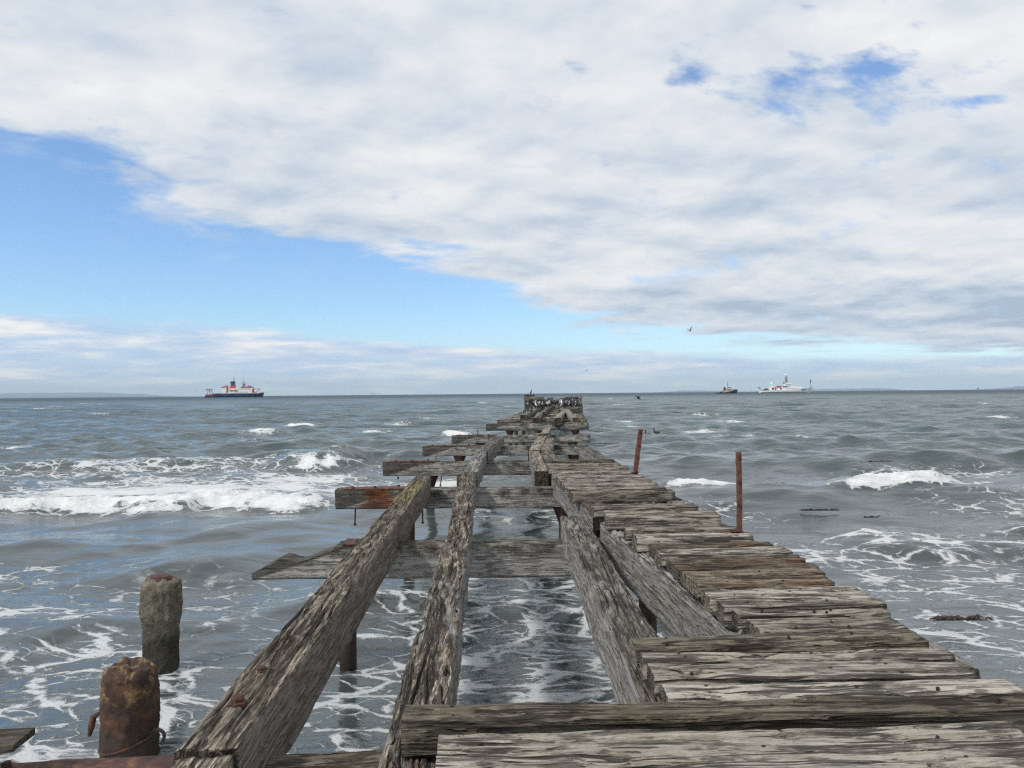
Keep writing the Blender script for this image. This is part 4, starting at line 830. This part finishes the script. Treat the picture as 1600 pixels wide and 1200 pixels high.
# ------------------------------------------------------------------ birds
def featmat(): return [plain('black_feathers', (0.018, 0.018, 0.022), 0.6, 0, 0.2), plain('white_feathers', (0.72, 0.71, 0.68), 0.8, 0, 0.1), plain('bill_horn', (0.10, 0.07, 0.05), 0.5)]
FM = featmat()
def bird_mesh(name, spine, white, tail=True, beak=None, legs=True, mats=None):
    """one continuous skin over a spine of (x, z, half width, half depth) rings; x forward"""
    b = MB(); n = 10; rings = []
    for k, (x, z, a, c) in enumerate(spine):
        x0, z0 = spine[max(k - 1, 0)][:2]; x1, z1 = spine[min(k + 1, len(spine) - 1)][:2]
        dx, dz = x1 - x0, z1 - z0; l = math.hypot(dx, dz) or 1; nx, nz = -dz / l, dx / l
        rings.append([(x + nx * c * math.sin(2 * math.pi * i / n), a * math.cos(2 * math.pi * i / n), z + nz * c * math.sin(2 * math.pi * i / n)) for i in range(n)])
    b.loft(rings)
    for q, fc in enumerate(b.f[:-2]):
        k = q // n; i = q % n; sn = math.sin(2 * math.pi * (i + 0.5) / n)
        if white[0] <= k < white[1] and sn * white[2] > 0.1: b.mi[q] = 1
    if beak:
        b.cur = 2; b.tube(beak, [0.014, 0.009, 0.004], 6); b.cur = 0
    if legs:
        b.cur = 2
        for s_ in (-0.035, 0.035): b.tube([(0.0, s_, 0.10), (0.01, s_, 0.012), (0.06, s_ * 1.3, 0.004)], [0.016, 0.012, 0.014], 5)
        b.cur = 0
    me = b.build(name, mats or FM, smooth=True); return me
upright_sp = [(-0.16, 0.02, 0.015, 0.006), (-0.13, 0.07, 0.035, 0.02), (-0.08, 0.14, 0.075, 0.065), (-0.03, 0.22, 0.105, 0.095), (0.01, 0.31, 0.11, 0.10), (0.035, 0.39, 0.085, 0.08), (0.05, 0.45, 0.05, 0.05), (0.055, 0.51, 0.036, 0.036), (0.06, 0.56, 0.034, 0.034), (0.075, 0.595, 0.037, 0.040), (0.11, 0.61, 0.030, 0.030), (0.135, 0.612, 0.014, 0.014)]
hunch_sp = [(-0.18, 0.06, 0.015, 0.006), (-0.14, 0.10, 0.04, 0.02), (-0.08, 0.16, 0.08, 0.07), (-0.02, 0.23, 0.105, 0.095), (0.035, 0.30, 0.105, 0.095), (0.075, 0.355, 0.075, 0.07), (0.085, 0.40, 0.045, 0.045), (0.075, 0.44, 0.036, 0.036), (0.085, 0.475, 0.037, 0.038), (0.12, 0.488, 0.030, 0.030), (0.145, 0.488, 0.014, 0.014)]
BW = D(800, 600, 60)
birdA = bird_mesh('cormorant', upright_sp, (3, 8, -1), beak=[(0.13, 0, 0.612), (0.17, 0, 0.615), (0.20, 0, 0.608)])
birdB = bird_mesh('cormorant', hunch_sp, (3, 7, -1), beak=[(0.14, 0, 0.488), (0.18, 0, 0.488), (0.21, 0, 0.48)])
birdC = bird_mesh('cormorant', [(x, z, a, c) for x, z, a, c in upright_sp], (9, 9, 1), beak=[(0.13, 0, 0.612), (0.17, 0, 0.63), (0.20, 0, 0.635)])
protos = [birdA, birdB, birdC]; used = [0, 0, 0]
G_B = 'cormorants crowding the far end of the pier'
def bird(x, y, z, lab, kind=None):
    k = kind if kind is not None else random.choice([0, 1, 1, 2, 2])
    o = protos[k] if not used[k] else protos[k].copy()
    if used[k]: COL.objects.link(o)
    used[k] = 1
    s_ = random.uniform(0.80, 1.0); o.scale = (s_, s_, s_); o.location = (x, y, z); o.rotation_euler = (0, 0, random.uniform(-3.14, 3.14))
    tag(o, lab, 'cormorant', G_B)
DECK = ZFS + 0.10
LB = {'a': 'black and white cormorant in the small group at the left edge below the frame', 'b': 'cormorant standing along the far left beam behind the frame', 'c': 'cormorant in the crowd between the two left beams and the walkway', 'd': 'cormorant in the dense crowd on the far right deck', 'e': 'cormorant in the farthest row at the end of the pier', 'f': 'cormorant perched on the header beam of the frame'}
for k in range(11): d = random.uniform(43, 50); bird(D(random.uniform(818.5, 830), 600, d).x, d, ZF + 0.02, LB['a'])
for k in range(30):
    d = random.uniform(52, 66); s_ = (d - 38) / 28; bird(D(817 + 30 * s_, 600, d).x + random.uniform(-0.05, 0.45), d, ZFS + 0.01, LB['b'])
for k in range(42):
    d = random.uniform(52, 75); s_ = (d - 43.5) / 30.5; bird(D(846.5 + 17.5 * s_, 600, d).x - random.choice([0, 0, 0, 0.4, 0.8, 1.1]) + random.uniform(-0.08, 0.08), d, ZFS + 0.01, LB['c'])
for k in range(105):
    d = 49.6 + 26 * random.random() ** 1.15; a, c = D(877 + (d - 49) * 0.35, 600, d).x, D(906, 600, d).x; bird(random.uniform(a, c), d, DECK, LB['d'])
for k in range(34):
    d = random.uniform(73, 76.8); bird(D(random.uniform(846, 876), 600, d).x, d, ZF + 0.02 + 0.2 * (k % 2), LB['e'])
o = birdC.copy(); COL.objects.link(o); q = D(829.6, 617, 64.5); o.location = (q.x, 64.5, 2.60); o.scale = (0.62,) * 3; o.rotation_euler = (0, 0, 0.4); tag(o, 'single bird on the dark top beam, standing out above the horizon', 'cormorant', G_B)
# swimming birds
swim_sp = [(-0.24, 0.07, 0.02, 0.008), (-0.17, 0.07, 0.06, 0.04), (-0.07, 0.06, 0.10, 0.07), (0.05, 0.06, 0.10, 0.075), (0.13, 0.08, 0.07, 0.06), (0.16, 0.14, 0.042, 0.042), (0.15, 0.21, 0.032, 0.032), (0.155, 0.27, 0.032, 0.032), (0.18, 0.305, 0.035, 0.036), (0.22, 0.31, 0.024, 0.024)]
sw = bird_mesh('cormorant', swim_sp, (9, 9, 1), beak=[(0.22, 0, 0.31), (0.26, 0, 0.312), (0.29, 0, 0.305)], legs=False)
q = W(1012.5, 682, 0.05); sw.location = (q.x, q.y, 0.10); sw.scale = (1.05,) * 3; sw.rotation_euler = (0, 0, math.pi + 0.4); tag(sw, 'dark cormorant swimming right of the farther rusty upright, nearer of two', 'cormorant', 'swimming cormorants')
s2 = sw.copy(); COL.objects.link(s2); q = W(1026, 678.5, 0.05); s2.location = (q.x, q.y, 0.10); s2.rotation_euler = (0, 0, 2.6); tag(s2, 'dark cormorant swimming right of the farther rusty upright, farther of two', 'cormorant', 'swimming cormorants')
# flying birds
def flyer(name, mats, up, sweep):
    b = MB(); n = 8
    sp_ = [(-0.30, 0.0, 0.05, 0.008), (-0.20, 0.0, 0.045, 0.03), (-0.08, 0.0, 0.08, 0.07), (0.06, 0.0, 0.085, 0.075), (0.17, 0.02, 0.05, 0.05), (0.23, 0.035, 0.042, 0.042), (0.28, 0.03, 0.02, 0.02), (0.33, 0.02, 0.006, 0.006)]
    b.loft([[(x, a * math.cos(2 * math.pi * i / n), z + c * math.sin(2 * math.pi * i / n)) for i in range(n)] for x, z, a, c in sp_])
    b.cur = 1
    for s_ in (-1, 1):
        st = [(0.05, 0.05, 0.03, 0.16, 0.02), (0.09, 0.30, 0.03 + up * 0.6, 0.17, 0.016), (0.06, 0.50, 0.03 + up, 0.15, 0.012), (-0.02 - sweep, 0.78, 0.03 + up * 1.1, 0.08, 0.008), (-0.14 - sweep, 0.95, 0.03 + up * 1.0, 0.015, 0.003)]
        rings = [[(x + c * 0.35, s_ * y, z), (x, s_ * y, z + t_), (x - c, s_ * y, z), (x, s_ * y, z - t_)] for x, y, z, c, t_ in st]
        if s_ > 0: rings = [r_[::-1] for r_ in rings]
        b.loft(rings)
    return b.build(name, mats, smooth=True)
def gmat(): return [plain('gull_white_feathers', (0.55, 0.55, 0.55), 0.8), plain('gull_grey_wings', (0.05, 0.055, 0.065), 0.8)]
GM = gmat()
g = flyer('gull', GM, 0.42, 0.05); g.location = D(1078.5, 517, 135); g.rotation_euler = (R(14), R(5), math.pi + 0.5); tag(g, 'gull flying with raised wings in the blue gap above the sea', 'gull')
g2 = flyer('skua', [FM[0], FM[0]], -0.16, 0.12); g2.data.materials[0] = GM[1]; g2.location = D(997, 620, 78); g2.rotation_euler = (R(10), 0, math.pi - 0.35); tag(g2, 'dark bird skimming low over the sea just below the horizon', 'seabird')
def far_fly(px, py, d, lab, sc=1.0):
    o = g2.copy(); COL.objects.link(o); o.location = D(px, py, d); o.scale = (sc,) * 3; o.rotation_euler = (0.2, 0, 2.6 + px * 0.01); tag(o, lab, 'seabird')
far_fly(582, 615, 190, 'tiny dark bird just above the horizon between the blue ship and the pier'); far_fly(1528, 606.5, 200, 'tiny dark bird just above the horizon at the far right'); far_fly(916.5, 579, 190, 'tiny dark bird flying above the end of the pier', 0.8)
# ------------------------------------------------------------------ floating kelp
KM = plain('wet_kelp', (0.035, 0.016, 0.012), 0.3, 0, 0.4, 20)
def kelp(px, py, n, spread, lab, tall=0.016):
    q = W(px, py, 0.05); b = MB()
    for k in range(n):
        a = random.uniform(-0.5, 0.5) + (math.pi if random.random() < 0.5 else 0); x, y = random.gauss(0, spread * 0.8), random.gauss(0, spread * 0.10); l = random.uniform(0.06, 0.18)
        pts = [(x + l * s_ * math.cos(a), y + l * s_ * math.sin(a), 0.02 + tall * math.sin(math.pi * min(1, s_ * 1.1)) * random.uniform(0.5, 1.3)) for s_ in (0, 0.25, 0.5, 0.75, 1.0)]
        b.tube(pts, [0.004, 0.010, 0.013, 0.009, 0.003], 5)
    b.tube([(-spread * 1.5, 0, 0.012), (0, 0.02, 0.018), (spread * 1.5, -0.01, 0.012)], [0.006, 0.016, 0.006], 6)
    o = b.build('kelp_clump', KM, smooth=True); o.location = (q.x, q.y, 0.06); tag(o, lab, 'kelp', 'kelp clumps adrift')
kelp(1500, 972, 26, 0.20, 'tangled kelp clump in foam off the right edge of the deck', 0.03); kelp(1281, 799, 16, 0.28, 'dark kelp clump afloat right of the nearer upright, before the breaker')
kelp(1326, 773, 9, 0.16, 'small kelp clump at the left foot of the right breaker'); kelp(1362, 722, 14, 0.5, 'kelp raft on the swell behind the right breaker'); kelp(1512, 713, 16, 0.6, 'kelp raft far right near the curl of foam', 0.06)
kelp(1586, 716, 8, 0.6, 'kelp raft cut by the right edge of the picture'); kelp(1361, 810, 5, 0.10, 'single kelp strand below the right breaker'); kelp(1214, 757, 3, 0.08, 'tiny kelp strand between the nearer upright and the right breaker')
kelp(945, 694, 7, 0.5, 'kelp strand drifting right of the fifth crossbeam')
# ------------------------------------------------------------------ far hills and the air
def hills(name, px0, px1, prof, d, lab, seed):
    b = MB(); n = 60; rings = []
    for i in range(n + 1):
        s_ = i / n; px = px0 + (px1 - px0) * s_; x = (px - 800) / F * d
        h = max(0.5, float(np.interp(s_, [p[0] for p in prof], [p[1] for p in prof])) * 0.78 * d / F + 30 * float(pn(s_ * 14 + seed, 0.5, 0.2)))
        rings.append([(x, d - 1500, -5), (x, d - 750, h * 0.6), (x, d, h), (x, d + 900, h * 0.55), (x, d + 1800, -5)])
    b.loft(rings); o = b.build(name, HM, smooth=True); tag(o, lab, 'hills', kind='structure')
HM = plain('haze_blue_hill', (0.08, 0.11, 0.14), 0.9, 0, 0.2, 0.002)  # bluish haze of distance painted into the hill colour, on top of the haze volume
hills('hills', -120, 275, [(0, 9), (0.25, 9.5), (0.45, 10), (0.72, 9.5), (0.8, 7), (0.86, 6.5), (1, 0)], 43000, 'low pale blue hills on the horizon at left', 1.0)
hills('hills', 1030, 1130, [(0, 0), (0.3, 3.0), (0.7, 3.4), (1, 0)], 44000, 'faint low hills on the horizon behind the tugboat', 5.0)
hills('hills', 1268, 1412, [(0, 3), (0.25, 4.5), (0.55, 4.2), (0.85, 3.5), (1, 0)], 44500, 'faint low hills on the horizon right of the survey ship', 9.0)
hills('hills', 1530, 1760, [(0, 0), (0.2, 4), (0.35, 9), (0.6, 14), (1, 16)], 40000, 'blue headland on the horizon cut by the right edge', 12.0)
hz = MB(); hz.box(-52000, 52000, -3000, 48500, -12, 660)
hm = bpy.data.materials.new('sea_haze'); hm.use_nodes = True; q = NT(hm.node_tree); q.n.clear()
pv = q.n.new('ShaderNodeVolumePrincipled'); pv.inputs['Color'].default_value = (0.66, 0.84, 1.0, 1); pv.inputs['Density'].default_value = 0.000027; pv.inputs['Anisotropy'].default_value = 0.0
ou = q.n.new('ShaderNodeOutputMaterial'); q.l.new(pv.outputs[0], ou.inputs['Volume'])
ho = hz.build('haze', hm); tag(ho, 'thin pale blue sea haze over the water', 'haze', kind='stuff')
